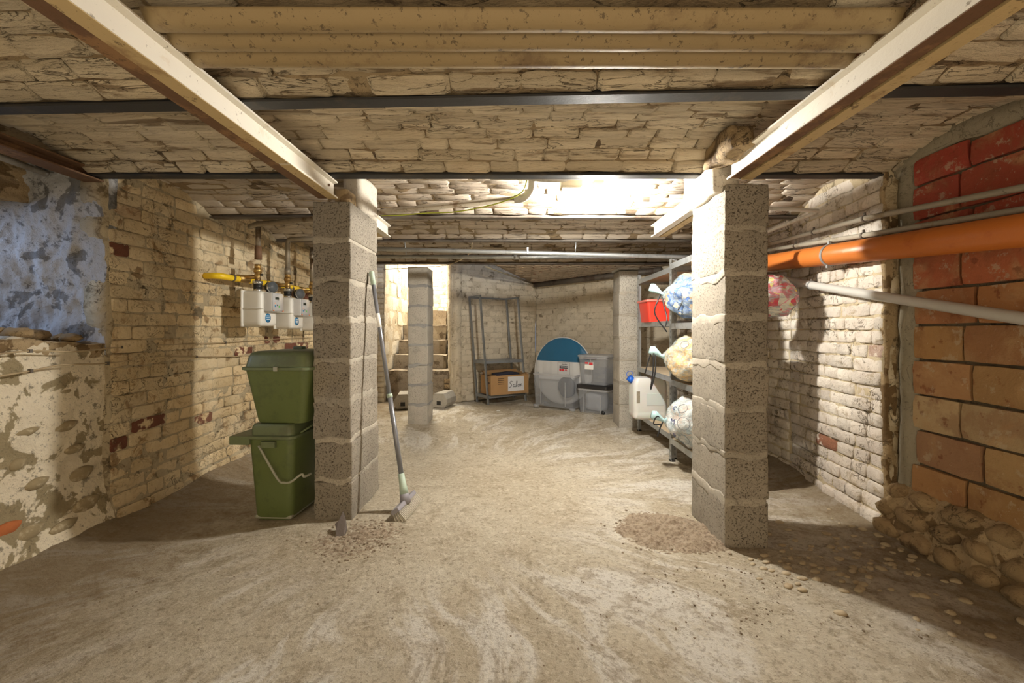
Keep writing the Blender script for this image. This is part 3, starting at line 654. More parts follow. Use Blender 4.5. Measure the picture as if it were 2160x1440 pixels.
# ------------------------------------------------------------------ pillars
def gbox(sx, sy, sz, n, amp, seed, rnd=0.006):
    bm = bmesh.new(); b_box(bm, (0, 0, 0), (sx, sy, sz), bev=rnd, seg=2)
    bmesh.ops.subdivide_edges(bm, edges=[e for e in bm.edges if e.calc_length() > 0.05], cuts=n, use_grid_fill=True)
    for v in bm.verts:
        p = v.co * 22 + V((seed * 11.7, seed * 3.1, 0)); d = NZ.noise(p) * amp + NZ.noise(p * 3) * amp * 0.6
        v.co += V((v.co.x / sx * 2, v.co.y / sy * 2, v.co.z / sz)) * d
    return bm
def pillar(label, x0, x1, y0, y1, ztop, course, mb_, ms_, lean=0.0, near=True, label2=None):
    cx, cy = (x0 + x1) / 2, (y0 + y1) / 2
    t = thing('concrete_block_pillar', label, 'pillar', (cx, cy, 0)); z = -0.02; k = 0
    fz = [-0.02]; n = round(ztop / course); hts = [ztop / n * (i + 1) for i in range(n)]
    for i, zt in enumerate(hts):
        z0 = fz[-1]; hh = zt - z0; jx = random.uniform(-0.004, 0.004)
        bm = gbox(x1 - x0 - 0.004, y1 - y0 - 0.006, hh - 0.016, 7 if near else 3, 0.0035 if near else 0.002, i + x0 * 5)
        o = link('concrete_block', bm_mesh('concrete_block', bm, True), mb_, t); o.location = (lean * ((z0 + zt) / 2 / ztop - 0.5) + jx, 0, (z0 + zt) / 2)
        if i < n - 1:
            bm = bmesh.new(); hj = random.uniform(0.034, 0.05) if near else random.uniform(0.03, 0.045)
            b_box(bm, (0, 0, 0), (x1 - x0 + 0.001, y1 - y0 + 0.003, hj), bev=0.008, seg=2)
            bmesh.ops.subdivide_edges(bm, edges=[e for e in bm.edges if e.calc_length() > 0.04], cuts=9 if near else 5, use_grid_fill=True)
            for v in bm.verts:
                q = V((v.co.x + cx, v.co.y + cy, i * 1.7)); v.co.z += 0.018 * NZ.noise(q * 11) * (1 if v.co.z > 0 else 1.5)
                f = NZ.noise(q * 15 + V((0, 0, v.co.z * 40))) * 0.006 - 0.004; v.co.x += f * (1 if v.co.x > 0 else -1); v.co.y += f * (1 if v.co.y > 0 else -1)
            o = link('mortar_joint', bm_mesh('mortar_joint', bm, True), ms_, t); o.location = (lean * (zt / ztop - 0.5), 0, zt)
        fz.append(zt)
    return t
pl = pillar('grey concrete block pillar beside the green bins, broom leaning on it', -0.982, -0.795, 2.07, 2.48, H + 0.63, 0.2, m_block, m_smear, -0.012)
pr = pillar('near right concrete block pillar with loose soil at its foot', 0.894, 1.084, 1.82, 2.17, H + 0.63, 0.2, m_block, m_smear, 0.0)
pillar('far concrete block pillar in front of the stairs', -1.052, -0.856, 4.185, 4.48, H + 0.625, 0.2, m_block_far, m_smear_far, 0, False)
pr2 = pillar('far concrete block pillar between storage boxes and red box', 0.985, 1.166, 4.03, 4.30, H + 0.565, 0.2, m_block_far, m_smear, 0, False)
box('cap_board', (0, 0, H + 0.575), (0.195, 0.28, 0.018), m_block_far, pr2, bev=0.003)
# plaster lumps wrapping the beam ends on the near pillars
def lump(parent, c, s, mat, seed, n=9, amp=0.03):
    bm = bmesh.new(); b_box(bm, (0, 0, 0), s, bev=min(s) * 0.22, seg=2)
    bmesh.ops.subdivide_edges(bm, edges=[e for e in bm.edges if e.calc_length() > 0.04], cuts=n, use_grid_fill=True)
    for v in bm.verts:
        p = v.co * 9 + V((seed, 0, 0)); v.co += V((NZ.noise(p), NZ.noise(p + V((9, 0, 0))), NZ.noise(p + V((0, 9, 0))))) * amp
    o = link('mortar_lump', bm_mesh('mortar_lump', bm, True), mat, parent); o.location = V(c) - V(parent.location); return o
m_plaster = mat_lime('smooth_plaster', (0.66, 0.62, 0.54), (0.58, 0.52, 0.43), (0.42, 0.28, 0.16), redness=1, crack=0.5, grime=0.60, peel=0.68)
lump(pl, (-0.845, 2.345, H + 0.72), (0.10, 0.27, 0.20), m_plaster, 3, amp=0.012)
lump(pl, (-0.85, 2.15, H + 0.655), (0.07, 0.12, 0.07), m_stone, 8, amp=0.012)
lump(pr, (0.915, 2.03, H + 0.70), (0.10, 0.36, 0.20), m_plaster, 5, amp=0.02)
lump(pr, (0.865, 1.74, H + 0.74), (0.09, 0.24, 0.10), m_stone, 6, amp=0.02)

# ------------------------------------------------------------------ long twin beams
BZ = H + 0.6325
def twin(name, label, xa, xb, y0, y1, ma, mb_):
    t = thing(name, label, 'beam', (xa, y0, BZ))
    for x, m in ((xa, ma), (xb, mb_)):
        o = link('steel_profile', ibeam_mesh('steel_profile', (0, 0, 0), (0, y1 - y0, 0), 0.080, 0.046), m, t); o.location = (x - xa, 0, 0)
    return t
twin('twin_steel_beam', 'long cream and brown twin steel beam running in over the left pillar', -0.878, -0.926, -0.6, 2.06, m_beam, m_brown)
twin('twin_steel_beam', 'short cream steel beam end sticking out behind the left pillar', -0.872, -0.92, 2.46, 2.92, m_beam, m_beam2)
twin('twin_steel_beam', 'long white and rusty twin steel beam running in over the right pillar', 0.917, 0.977, -0.6, 1.80, m_beam, m_beam2)
twin('twin_steel_beam', 'white steel beam end sticking out behind the right pillar', 0.955, 1.01, 2.15, 2.92, m_beam, m_beam2)
# bolt heads
for nm in ('twin_steel_beam',):
    bt = bpy.data.objects['twin_steel_beam']; o = cyl('bolt', (0.0 + 0.004, 2.60, 0.045), (0.010, 2.60, 0.045), 0.006, 0.006, m_brown, bt)
# rust-coloured underside strip of the right front profile
rb = [o for o in bpy.data.objects if o.name.startswith('twin_steel_beam') and abs(o.location.x - 0.917) < 1e-4][0]
box('rusty_flange_plate', (0, 1.19, -0.0015), (0.044, 2.38, 0.002), m_brown, rb)['label'] = 'rusty brown underside of the white beam'
lb = bpy.data.objects['twin_steel_beam']
for a, b in ((0.0, 2.22), (2.235, 2.655)): box('flange_plate', (0, (a + b) / 2, -0.0015), (0.045, b - a, 0.002), m_beam2, lb)['label'] = 'dull tan underside of the cream beam'

# ------------------------------------------------------------------ corrugated sheet between the beams
def fn(u, v):
    y = 0.975 + v * 0.205; x = -0.855 + u * 1.75; ph = (y - 0.975) / 0.0685
    f = ph - math.floor(ph); r = 0.026 * (1 - abs(2 * f - 1) ** 2.5)
    return V((x, y + 0.004 * (u - 0.5), JZ + 0.024 - r + 0.0015 * fbm((x, y, 0), 5, 2)))
cs = link('corrugated_sheet', grid('corrugated_sheet', fn, lin(0, 1, 50), lin(0, 1, 61)), m_sheet); solid(cs, 0.003, -1)
tag(cs, 'ochre ribbed steel sheet spanning between the two long beams overhead', 'sheet')

# ------------------------------------------------------------------ lamp, conduits and box on the lit vault
cr = JZ + 0.018 + RISE
lp = thing('ceiling_lamp', 'glaring white ceiling lamp in the vault between the pillars', 'lamp', (LAMP.x, LAMP.y, LAMP.z))
cyl('lamp_base', (0, 0, cr - LAMP.z - 0.002), (0, 0, 0.030), 0.034, 0.026, m_beige, lp)
bm = bmesh.new(); bmesh.ops.create_uvsphere(bm, u_segments=24, v_segments=16, radius=0.034); link('bulb', bm_mesh('bulb', bm, True), mb, lp)
gp = thing('gas_pipe', 'dull grey steel gas pipe crossing the lit vault to an elbow', 'pipe', (-1.76, 2.82, H + 0.735))
def rel(o, pts): l = V(o.location); return [V(p) - l for p in pts]
tube('pipe_run', rel(gp, [(-1.775, 2.86, H + 0.69), (-1.70, 2.80, H + 0.69), (0.03, 2.22, H + 0.682)]), 0.0165, m_steelpipe, gp)
tube('elbow', rel(gp, smooth_path([(0.0, 2.23, H + 0.682), (0.05, 2.215, H + 0.686), (0.085, 2.20, H + 0.72), (0.09, 2.19, H + 0.77)], 5)), 0.021, m_conduit, gp)
tube('drop_pipe', rel(gp, [(-1.72, 2.86, H + 0.69), (-1.72, 2.86, H + 0.555)]), 0.0165, m_steelpipe, gp)
tube('drop_sleeve', rel(gp, [(-1.72, 2.86, H + 0.56), (-1.72, 2.86, H + 0.47)]), [0.021, 0.023], m_brown, gp)
c_ = tube('ceiling_conduit', smooth_path([(0.09, 2.16, H + 0.765), (0.2, 2.15, H + 0.755), (0.33, 2.19, H + 0.775)], 5), 0.013, m_conduit); tag(c_, 'short bent conduit between the pipe elbow and the junction box', 'conduit')
tag(tube('ceiling_conduit', [(-0.12, 2.06, H + 0.735), (0.30, 2.06, H + 0.735), (0.62, 2.06, H + 0.74)], 0.012, m_conduit), 'pale conduit along the joist left of the lamp', 'conduit')
jb = thing('junction_box', 'small beige junction box on the vault left of the lamp', 'junction box', (0.29, 2.20, H + 0.755))
box('box_body', (0, 0, 0), (0.11, 0.08, 0.055), m_beige, jb, bev=0.006); box('box_lid', (0, -0.002, -0.03), (0.10, 0.072, 0.008), m_beige, jb, bev=0.003)
rc = thing('ceiling_conduit', 'pale conduit right of the lamp running towards the right beam', 'conduit', (0.6, 2.32, H + 0.70))
tube('conduit_run', rel(rc, [(0.56, 2.36, H + 0.725), (0.95, 2.33, H + 0.705), (1.35, 2.30, H + 0.70)]), 0.010, m_conduit, rc)
tube('coupling', rel(rc, [(0.66, 2.352, H + 0.72), (0.74, 2.346, H + 0.716)]), 0.014, m_conduit, rc)
tag(tube('earth_wire', smooth_path([(0.06, 2.16, H + 0.755), (0.04, 2.16, H + 0.70), (-0.03, 2.18, H + 0.665), (-0.14, 2.24, H + 0.65), (-0.32, 2.32, H + 0.64), (-0.5, 2.4, H + 0.655), (-0.66, 2.48, H + 0.665), (-0.8, 2.55, H + 0.68)], 6), 0.0032, m_earthwire, seg=8), 'thin yellow and green wire sagging below the lit vault', 'wire')
# two long galvanized conduits
a = thing('long_conduit', 'upper of two galvanized conduits crossing under the far vaults', 'conduit', (-1.1, 3.2, H + 0.62))
tube('conduit_run', rel(a, [(-1.45, 3.25, H + 0.625), (0.3, 3.36, H + 0.60), (1.35, 3.44, H + 0.585), (1.78, 3.46, H + 0.585)]), 0.0165, m_galv, a); box('pipe_clip', V((0.1, 3.34, H + 0.615)) - a.location, (0.012, 0.04, 0.05), m_galv, a)
a = thing('long_conduit', 'lower of two galvanized conduits with a coupling in the middle', 'conduit', (-1.1, 3.4, H + 0.60))
tube('conduit_run', rel(a, [(-1.3, 3.50, H + 0.60), (0.02, 3.54, H + 0.60), (1.0, 3.56, H + 0.605)]), 0.0145, m_galv, a)
tube('coupling', rel(a, [(-0.01, 3.54, H + 0.60), (0.04, 3.54, H + 0.60)]), 0.020, m_galv, a)
for x_ in (-0.9, 0.5): tube('pipe_hanger', rel(a, [(x_, 3.54, H + 0.60), (x_, 3.49, H + 0.715)]), 0.004, m_galv, a, 8)
tag(tube('thin_cable', smooth_path([(-1.2, 3.9, H + 0.55), (-0.9, 3.85, H + 0.56), (-0.6, 3.8, H + 0.575), (-0.4, 3.66, H + 0.64), (-0.35, 3.50, H + 0.712)], 5), 0.003, m_cable, seg=6), 'thin pale cable hanging under the far joists', 'cable')
# far corner conduit and dark pipe along the angled wall
tag(tube('corner_conduit', [(-0.33, 4.75, H + 0.705), (CX - 0.05, 5.98, H + 0.645)], 0.012, m_conduit_d), 'thin conduit running to the far wall corner', 'conduit')
tag(tube('dark_corner_pipe', [(CX - 0.02, 6.02, H + 0.63), (1.62, 4.72, H + 0.66)], 0.035, m_joist2), 'dark pipe along the top of the angled far wall', 'pipe')

# ------------------------------------------------------------------ gas meters and pipework on the left wall
def rx(name, c, s, mat, parent, bev=0.0, seg=3): return sharp(box(name, c, s, mat, parent, bev=bev, seg=seg), 50)
def meter(y, label, z=H + 0.14):
    t = thing('gas_meter', label, 'meter', (-1.735, y, z), 0, 'gas meters on the left wall')
    rx('meter_body', (0, 0, 0), (0.135, 0.19, 0.235), m_meter, t, 0.028)
    rx('seam_flange', (0, 0, 0.0), (0.145, 0.205, 0.006), m_meter, t, 0.002, 1)
    rx('back_plate', (-0.058, 0, 0.0), (0.012, 0.215, 0.24), m_meter, t, 0.004, 1)
    ix = rx('index_housing', (0.092, 0.0, 0.045), (0.06, 0.135, 0.125), m_meterplastic, t, 0.006, 2)
    rx('index_window', (0.124, 0.0, 0.045), (0.006, 0.125, 0.118), m_clearlid, t, 0.002, 1)
    box('face_plate', (0.1225, -0.012, 0.047), (0.003, 0.085, 0.10), m_whitepaint, ix, bev=0)
    ix.matrix_parent_inverse = M.Identity(4)
    box('lcd_screen', (0.1255, -0.012, 0.070), (0.003, 0.045, 0.016), m_lcd, ix)
    for yy, zz, mm, s in ((-0.035, 0.018, m_bluesticker, 0.014), (-0.012, 0.025, m_ink, 0.011), (0.012, 0.016, mat_green, 0.014), (-0.038, 0.038, mat_or, 0.008)):
        box('button', (0.126, yy, zz), (0.003, s, s), mm, ix, bev=0.001)
    for yy in (-0.055, 0.06): box('seal', (0.127, yy, -0.012), (0.004, 0.01, 0.008), mat_or, ix)
    s_ = cyl('round_sticker', (0.068, -0.02, -0.062), (0.0700, -0.02, -0.062), 0.031, 0.031, m_bluesticker, t, 28); s_['label'] = 'round blue sticker with white text lines'
    for k in range(3): box('text_line', (0.0705, -0.02, -0.048 - 0.012 * k), (0.001, 0.036, 0.004), m_whitepaint, s_)
    # connections above
    cyl('union_nut', (0.0, -0.02, 0.112), (0.0, -0.02, 0.135), 0.027, 0.027, m_chrome, t, 6)
    cyl('rubber_sleeve', (0.0, -0.02, 0.135), (0.0, -0.02, 0.168), 0.026, 0.026, m_black, t)
    cyl('union_nut', (0.0, -0.02, 0.168), (0.0, -0.02, 0.188), 0.032, 0.032, m_chrome, t, 8)
    cyl('brass_valve', (0.0, -0.02, 0.188), (0.0, -0.02, 0.245), 0.017, 0.02, m_brass, t)
    cyl('brass_nut', (0.0, -0.02, 0.245), (0.0, -0.02, 0.272), 0.026, 0.026, m_brass, t, 6)
    cyl('brass_collar', (0.0, -0.02, 0.272), (0.0, -0.02, 0.30), 0.020, 0.020, m_brass, t)
    cyl('valve_stub', (0.0, -0.02, 0.215), (-0.11, -0.02, 0.215), 0.014, 0.014, m_brass, t)
    cyl('valve_screw', (0.02, -0.02, 0.23), (0.034, -0.02, 0.23), 0.007, 0.007, m_black, t)
    g = cyl('pressure_gauge', (0.045, 0.045, 0.152), (0.070, 0.030, 0.152), 0.038, 0.038, m_black, t, 28)
    cyl('gauge_rim', (0.068, 0.031, 0.152), (0.0725, 0.0283, 0.152), 0.0395, 0.0395, m_chrome, g, 28)
    cyl('gauge_glass', (0.0725, 0.0283, 0.152), (0.074, 0.0275, 0.152), 0.034, 0.034, m_glass, g, 28)
    return t
mat_green = mat_plain('green_button', (0.10, 0.45, 0.10), 0.5); mat_or = mat_plain('orange_seal', (0.85, 0.25, 0.08), 0.5)
meter(2.90, 'nearest white gas meter, left of the other two, with blue round sticker')
meter(3.28, 'middle white gas meter on the left wall with grey display box', H + 0.125)
meter(3.67, 'farthest white gas meter, half hidden behind the left pillar', H + 0.11)
yp = thing('yellow_gas_pipe', 'yellow gas pipe feeding the meters along the left wall', 'pipe', (-1.86, 2.5, H + 0.33))
tube('pipe_run', rel(yp, smooth_path([(-1.93, 2.66, H + 0.335), (-1.87, 2.655, H + 0.335), (-1.837, 2.69, H + 0.335), (-1.835, 2.78, H + 0.335), (-1.835, 3.3, H + 0.345), (-1.835, 3.95, H + 0.35)], 6)), 0.020, m_yellow, yp, 16)
for y in (2.77, 3.14, 3.5): ring('pipe_clamp', V((-1.835, y, H + 0.337)) - yp.location, (0, 1, 0), 0.0205, 0.004, m_joist2, yp, 0.014)
for y in (2.88, 3.26, 3.65): cyl('tee_fitting', V((-1.835, y - 0.05, H + 0.342)) - yp.location, V((-1.835, y + 0.05, H + 0.342)) - yp.location, 0.025, 0.025, m_brass, yp)
r2 = thing('riser_pipe', 'grey steel pipe with a bend dropping to the middle gas meter', 'pipe', (-1.735, 3.26, H + 0.4))
tube('pipe_run', rel(r2, [(-1.735, 3.26, H + 0.42), (-1.735, 3.26, H + 0.64)] + smooth_path([(-1.735, 3.26, H + 0.655), (-1.725, 3.26, H + 0.685), (-1.69, 3.26, H + 0.692)], 5) + [(-1.0, 3.22, H + 0.695)]), 0.017, m_steelpipe, r2)
tube('coupling', rel(r2, [(-1.735, 3.26, H + 0.42), (-1.735, 3.26, H + 0.47)]), 0.023, m_steelpipe, r2)
r3 = thing('riser_pipe', 'short grey steel pipe above the farthest gas meter', 'pipe', (-1.735, 3.65, H + 0.4))
tube('pipe_run', rel(r3, [(-1.735, 3.65, H + 0.41), (-1.735, 3.65, H + 0.70)]), 0.016, m_steelpipe, r3)
tube('coupling', rel(r3, [(-1.735, 3.65, H + 0.60), (-1.735, 3.65, H + 0.65)]), 0.022, m_steelpipe, r3)
# cables on the left wall
def wx(y, z): return -1.905 + 0.02 * NZ.noise(V((y * 3, z, 0))) + (0.012 * (1.9 - y) if y < 1.9 else -0.015)
def cable(label, pts):
    P = []
    for y, z in pts: P.append((wx(y, z), y, z))
    t = tag(thing('wall_cable', label, 'cable', P[0]), label, 'cable')
    tube('cable_run', rel(t, smooth_path(P, 5)), 0.0035, m_cable, t, 6)
    for p in P[1:-1:2]: box('cable_clip', V(p) - t.location, (0.012, 0.010, 0.014), m_joist2, t)
    return t
def zz(px, y_): Y = 1.905 * 900 / (1086 - px); return (Y, H + (695 - y_) * Y / 900)
cable('upper thin cable clipped along the left wall', [zz(-30, 750), zz(60, 740), zz(160, 741), zz(260, 732), zz(360, 727), zz(480, 722), zz(600, 714), zz(660, 712)])
cable('lower thin cable, drooping along the left wall', [zz(-30, 797), zz(60, 782), zz(130, 769), zz(230, 766), zz(340, 752), zz(420, 752), zz(560, 748), zz(660, 728)])
# ------------------------------------------------------------------ pipes on the right wall
op = thing('orange_drain_pipe', 'thick orange plastic drain pipe along the right wall', 'pipe', (1.69, 2.0, H + 0.39))
O0, O1 = V((1.618, 0.6, H + 0.255)), V((1.698, 2.83, H + 0.445)); O2 = O1 + (O1 - O0) * 0.35
tube('pipe_run', rel(op, [O0, O1, O2]), 0.055, m_orange, op, 40)
for f in (0.745,):
    p = O0.lerp(O1, f); ring('pipe_clamp', p - op.location, O1 - O0, 0.0555, 0.004, m_galv, op, 0.016)
    box('clamp_screw', p + V((-0.012, 0, 0.064)) - op.location, (0.012, 0.012, 0.018), m_galv, op); box('clamp_screw', p + V((-0.02, 0, -0.062)) - op.location, (0.012, 0.012, 0.016), m_galv, op)
def pipe_r(name, label, pts, r, mat, clamps, cat='pipe'):
    t = thing(name, label, cat, pts[0]); tube('pipe_run', rel(t, pts), r, mat, t, 20)
    P = [V(p) for p in pts]
    for y in clamps:
        for a, b in zip(P, P[1:]):
            if min(a.y, b.y) <= y <= max(a.y, b.y):
                p = a.lerp(b, (y - a.y) / (b.y - a.y)); ring('pipe_clamp', p - t.location, b - a, r, 0.0035, m_joist2 if r < 0.02 else m_galv, t, 0.010)
                box('clip_screw', p + V((0, 0, r + 0.008)) - t.location, (0.008, 0.008, 0.014), m_joist2, t)
    return t
pipe_r('wall_conduit', 'upper grey conduit above the orange pipe on the right wall', [(1.675, 0.7, H + 0.405), (1.675, 1.404, H + 0.468), (1.672, 2.035, H + 0.531), (1.72, 2.79, H + 0.574), (1.72, 3.4, H + 0.60)], 0.0125, m_conduit_d, (2.04, 2.42))
pipe_r('wall_conduit', 'lower grey conduit lying just over the orange pipe', [(1.672, 0.7, H + 0.33), (1.672, 1.40, H + 0.394), (1.674, 2.03, H + 0.45), (1.725, 2.82, H + 0.533), (1.72, 3.4, H + 0.57)], 0.0125, m_conduit_d, (2.05, 2.6))
pipe_r('waste_pipe', 'light grey plastic waste pipe sloping below the orange pipe', [(1.665, 0.7, H - 0.12), (1.665, 1.397, H + 0.036), (1.668, 2.0, H + 0.163), (1.70, 2.48, H + 0.262), (1.72, 2.9, H + 0.37)], 0.0215, m_pvc, (2.44,))
tag(tube('thin_conduit', [(1.30, 2.26, H + 0.645), (1.62, 2.28, H + 0.635), (1.62, 2.30, H + 0.63), (1.55, 2.62, H + 0.60), (1.40, 2.9, H + 0.585)], 0.010, m_conduit, seg=10), 'thin pale conduit bending back behind the right pillar', 'conduit')

# ------------------------------------------------------------------ green bins
def rr_loop(hx, hy, r, z, n=6):
    out = []
    for sx, sy, a0 in ((1, 1, 0), (-1, 1, pi / 2), (-1, -1, pi), (1, -1, 3 * pi / 2)):
        for k in range(n + 1):
            a = a0 + pi / 2 * k / n; out.append(V((sx * (hx - r) + r * cos(a), sy * (hy - r) + r * sin(a), z)))
    return out
def loft(name, secs, mat, parent, n=6, close_top=True, close_bot=True):
    vs, fs = [], []
    for s_ in secs: vs += rr_loop(*s_, n=n)
    L = 4 * (n + 1)
    for i in range(len(secs) - 1):
        for k in range(L): k2 = (k + 1) % L; fs.append((i * L + k, i * L + k2, (i + 1) * L + k2, (i + 1) * L + k))
    if close_bot: fs.append(tuple(range(L))[::-1])
    if close_top: fs.append(tuple((len(secs) - 1) * L + k for k in range(L)))
    return sharp(link(name, pm(name, vs, fs), mat, parent), 45)
b1 = thing('green_bin', 'tall green lidded bin with bail handle standing on the floor', 'bin', (-1.170, 2.215, 0.005), R(-3))
loft('bin_body', [(0.090, 0.135, 0.03, 0.0), (0.094, 0.14, 0.03, 0.02), (0.113, 0.165, 0.032, 0.40)], m_green, b1)
loft('bin_rim', [(0.113, 0.165, 0.03, 0.395), (0.124, 0.176, 0.035, 0.40), (0.124, 0.176, 0.035, 0.412), (0.115, 0.168, 0.03, 0.415)], m_green_lid, b1)
loft('bin_lid', [(0.108, 0.158, 0.03, 0.415), (0.106, 0.155, 0.03, 0.455), (0.098, 0.148, 0.03, 0.466), (0.05, 0.10, 0.02, 0.468)], m_green_lid, b1)
box('lid_latch', (-0.145, -0.10, 0.392), (0.10, 0.15, 0.042), m_green_lid, b1, bev=0.004)
box('latch_bracket', (0.00, -0.172, 0.375), (0.07, 0.02, 0.03), m_green_lid, b1, bev=0.003)
tube('hinge_arm', [(0.115, -0.10, 0.415), (0.16, -0.05, 0.45), (0.118, 0.02, 0.42)], 0.005, m_green_lid, b1, 8)
tube('bail_handle', smooth_path([(-0.045, -0.178, 0.37), (0.05, -0.185, 0.22), (0.085, -0.188, 0.20), (0.12, -0.186, 0.205), (0.16, -0.17, 0.235), (0.172, -0.165, 0.222), (0.18, -0.12, 0.222)], 5), 0.0055, m_handle, b1, 10)['label'] = 'pale plastic swing handle'
box('bin_foot_band', (0, 0, 0.012), (0.186, 0.276, 0.02), m_handle, b1, bev=0.009)
b2 = thing('green_bin', 'wide green domed-lid bin stacked on top of the tall one', 'bin', (-1.135, 2.20, 0.475), R(-4))
loft('bin_body', [(0.118, 0.12, 0.03, 0.0), (0.124, 0.125, 0.032, 0.012), (0.160, 0.165, 0.035, 0.262)], m_green, b2)
loft('bin_rim', [(0.160, 0.165, 0.03, 0.258), (0.172, 0.178, 0.038, 0.262), (0.172, 0.178, 0.038, 0.274), (0.158, 0.165, 0.03, 0.278)], m_green_lid, b2)
loft('bin_lid', [(0.160, 0.166, 0.034, 0.276), (0.152, 0.158, 0.036, 0.325), (0.144, 0.150, 0.038, 0.342), (0.125, 0.13, 0.036, 0.350), (0.06, 0.07, 0.03, 0.353)], m_green_lid, b2)
box('lid_latch', (0.015, -0.180, 0.268), (0.02, 0.012, 0.022), m_handle, b2, bev=0.003)
box('lid_knob', (-0.01, 0.06, 0.357), (0.05, 0.04, 0.02), m_green_lid, b2, bev=0.006)
sm = box('bin_label', (0.1465, 0.0, 0.09), (0.002, 0.09, 0.05), m_red, b2, rot=M.Rotation(R(8.2), 3, 'Y')); sm['label'] = 'small red and white sticker on the side'
for k in range(3): box('moulded_line', (-0.01, -0.1425 - k * 0.004, 0.14 + k * 0.02), (0.09 if k == 1 else 0.0901, 0.002, 0.0015), m_green_lid, b2)

# ------------------------------------------------------------------ broom
BT, BB = V((-0.778, 2.315, H + 0.315)), V((-0.562, 2.165, 0.10))
br = thing('broom', 'grey handled broom with pale bristles leaning on the left pillar', 'broom', BB); d = (BT - BB)
def bp(t): return d * t
tube('grip', [bp(0.935), bp(0.995), bp(1.0)], [0.0125, 0.0145, 0.010], m_mint, br, 14)
tube('upper_pole', [bp(0.42), bp(0.94)], 0.0105, m_broompole, br, 14)
tube('lower_pole', [bp(0.06), bp(0.425)], 0.0125, m_broompole, br, 14)
tube('pole_collar', [bp(0.415), bp(0.432)], 0.0145, m_mint, br, 14)
tube('pole_label', [bp(0.735), bp(0.80)], 0.0108, m_whitepaint, br, 14)
tube('socket', [bp(0.0), bp(0.028), bp(0.03), bp(0.085)], [0.022, 0.019, 0.018, 0.015], m_mint, br, 16)
tube('ferrule', [bp(-0.04), bp(0.006)], [0.028, 0.021], m_broomgrey, br, 16)
hd = thing('x', '', ''); bpy.data.objects.remove(hd)
ax = V((0.03, 0.24, 0)).normalized(); dn = V((0.55, -0.1, -0.80)); dn = (dn - ax * dn.dot(ax)).normalized(); sd = ax.cross(dn)
hc = V((0.0, 0.0, -0.045)); RM = M((ax, sd, -dn)).transposed()
hb = box('head_block', hc + dn * 0.0, (0.235, 0.045, 0.022), m_broomgrey, br, rot=RM, bev=0.006)
vs, fs = [], []
for i in range(22):
    for j in range(4):
        p = hc + ax * (-0.112 + i * 0.0107) + sd * (-0.016 + j * 0.0107); q = p + dn * 0.062 + sd * (j - 1.5) * 0.007 + ax * (i - 10.5) * 0.0008
        v0, f0 = tube_geo([p + dn * 0.008, q], [0.0022, 0.0034], 5); b = len(vs); vs += v0; fs += [tuple(x + b for x in f) for f in f0]
o = link('bristles', pm('bristles', vs, fs), m_bristle, br); o['kind'] = 'stuff'

# ------------------------------------------------------------------ leaning rack with the cardboard box
FLp, FRp = V((-0.333, 5.26, 0)), V((0.14, 5.58, 0)); RLp = V((-0.49, 5.49, 0)); dv = RLp - FLp; RRp = FRp + dv
rk = thing('metal_rack', 'leaning empty grey metal rack against the cream back wall', 'shelf', FLp)
TOP = V((-0.105, 0.03, 1.36))
def leg(p, nm='upright'):
    a = p - FLp; b = a + TOP; bm = bmesh.new(); dirr = (b - a); L = dirr.length
    rot = dirr.to_track_quat('Z', 'Y').to_matrix()
    b_box(bm, (a + b) / 2 + rot @ V((0, 0.014, 0)), (0.034, 0.003, L), rot); b_box(bm, (a + b) / 2 + rot @ V((-0.0155, 0, 0)), (0.003, 0.030, L), rot)
    return link(nm, bm_mesh(nm, bm), m_greymetal, rk)
for p in (FLp, FRp, RLp, RRp): leg(p)
def rail(p, q, t, h=0.035, nm='rail'):
    a = p - FLp + TOP * t; b = q - FLp + TOP * t; dr = b - a; ang = math.atan2(dr.y, dr.x)
    return box(nm, (a + b) / 2, (dr.length, 0.003, h), m_greymetal, rk, rot=M.Rotation(ang, 3, 'Z'))
for t_, hh in ((0.99, 0.022),):
    for p, q in ((FLp, RLp), (RLp, RRp), (RRp, FRp)): rail(p, q, t_, hh)
for t_ in (0.385, 0.07):
    for p, q in ((FLp, FRp), (FLp, RLp), (RLp, RRp), (RRp, FRp)): rail(p, q, t_)
    c = (FLp + FRp + RLp + RRp) / 4 - FLp + TOP * t_
    box('shelf_board', c + V((0, 0, 0.014)), ((FRp - FLp).length - 0.01, dv.length * 0.97, 0.004), m_greymetal, rk, rot=M.Rotation(R(34), 3, 'Z'))
cb = thing('cardboard_box', 'brown cardboard box with a handwritten Salon sheet, on the rack', 'box', ((FLp + FRp + RLp + RRp) / 4 + V((0.045, -0.035, 0.118))), R(31))
for c, s in (((0, -0.135, 0.12), (0.55, 0.006, 0.24)), ((0, 0.135, 0.12), (0.55, 0.006, 0.24)), ((-0.272, 0, 0.12), (0.006, 0.27, 0.24)), ((0.272, 0, 0.12), (0.006, 0.27, 0.24)), ((0, 0, 0.003), (0.55, 0.27, 0.006))):
    box('panel', c, s, m_card, cb)
box('flap', (0, -0.19, 0.25), (0.54, 0.005, 0.12), m_card, cb, rot=M.Rotation(R(75), 3, 'X')) if False else None
for sx in (-1, 1): box('flap', (sx * 0.24, 0.0, 0.247), (0.10, 0.26, 0.004), m_card, cb, rot=M.Rotation(R(sx * -8), 3, 'Y'))
box('flap', (0, 0.11, 0.262), (0.52, 0.09, 0.004), m_card, cb, rot=M.Rotation(R(28), 3, 'X'))
lump(cb, V(cb.location) + V((0.0, 0.0, 0.22)), (0.34, 0.15, 0.09), m_darkcloth, 2, 5, 0.02).name = 'dark_cloth'
for k in range(4): box('print_bar', (-0.13, -0.1388, 0.20 - k * 0.022), (0.085, 0.001, 0.008), m_carddark, cb)
for k in range(4): box('print_bar', (-0.2758, -0.03 - 0, 0.20 - k * 0.02), (0.001, 0.08, 0.008), m_carddark, cb)
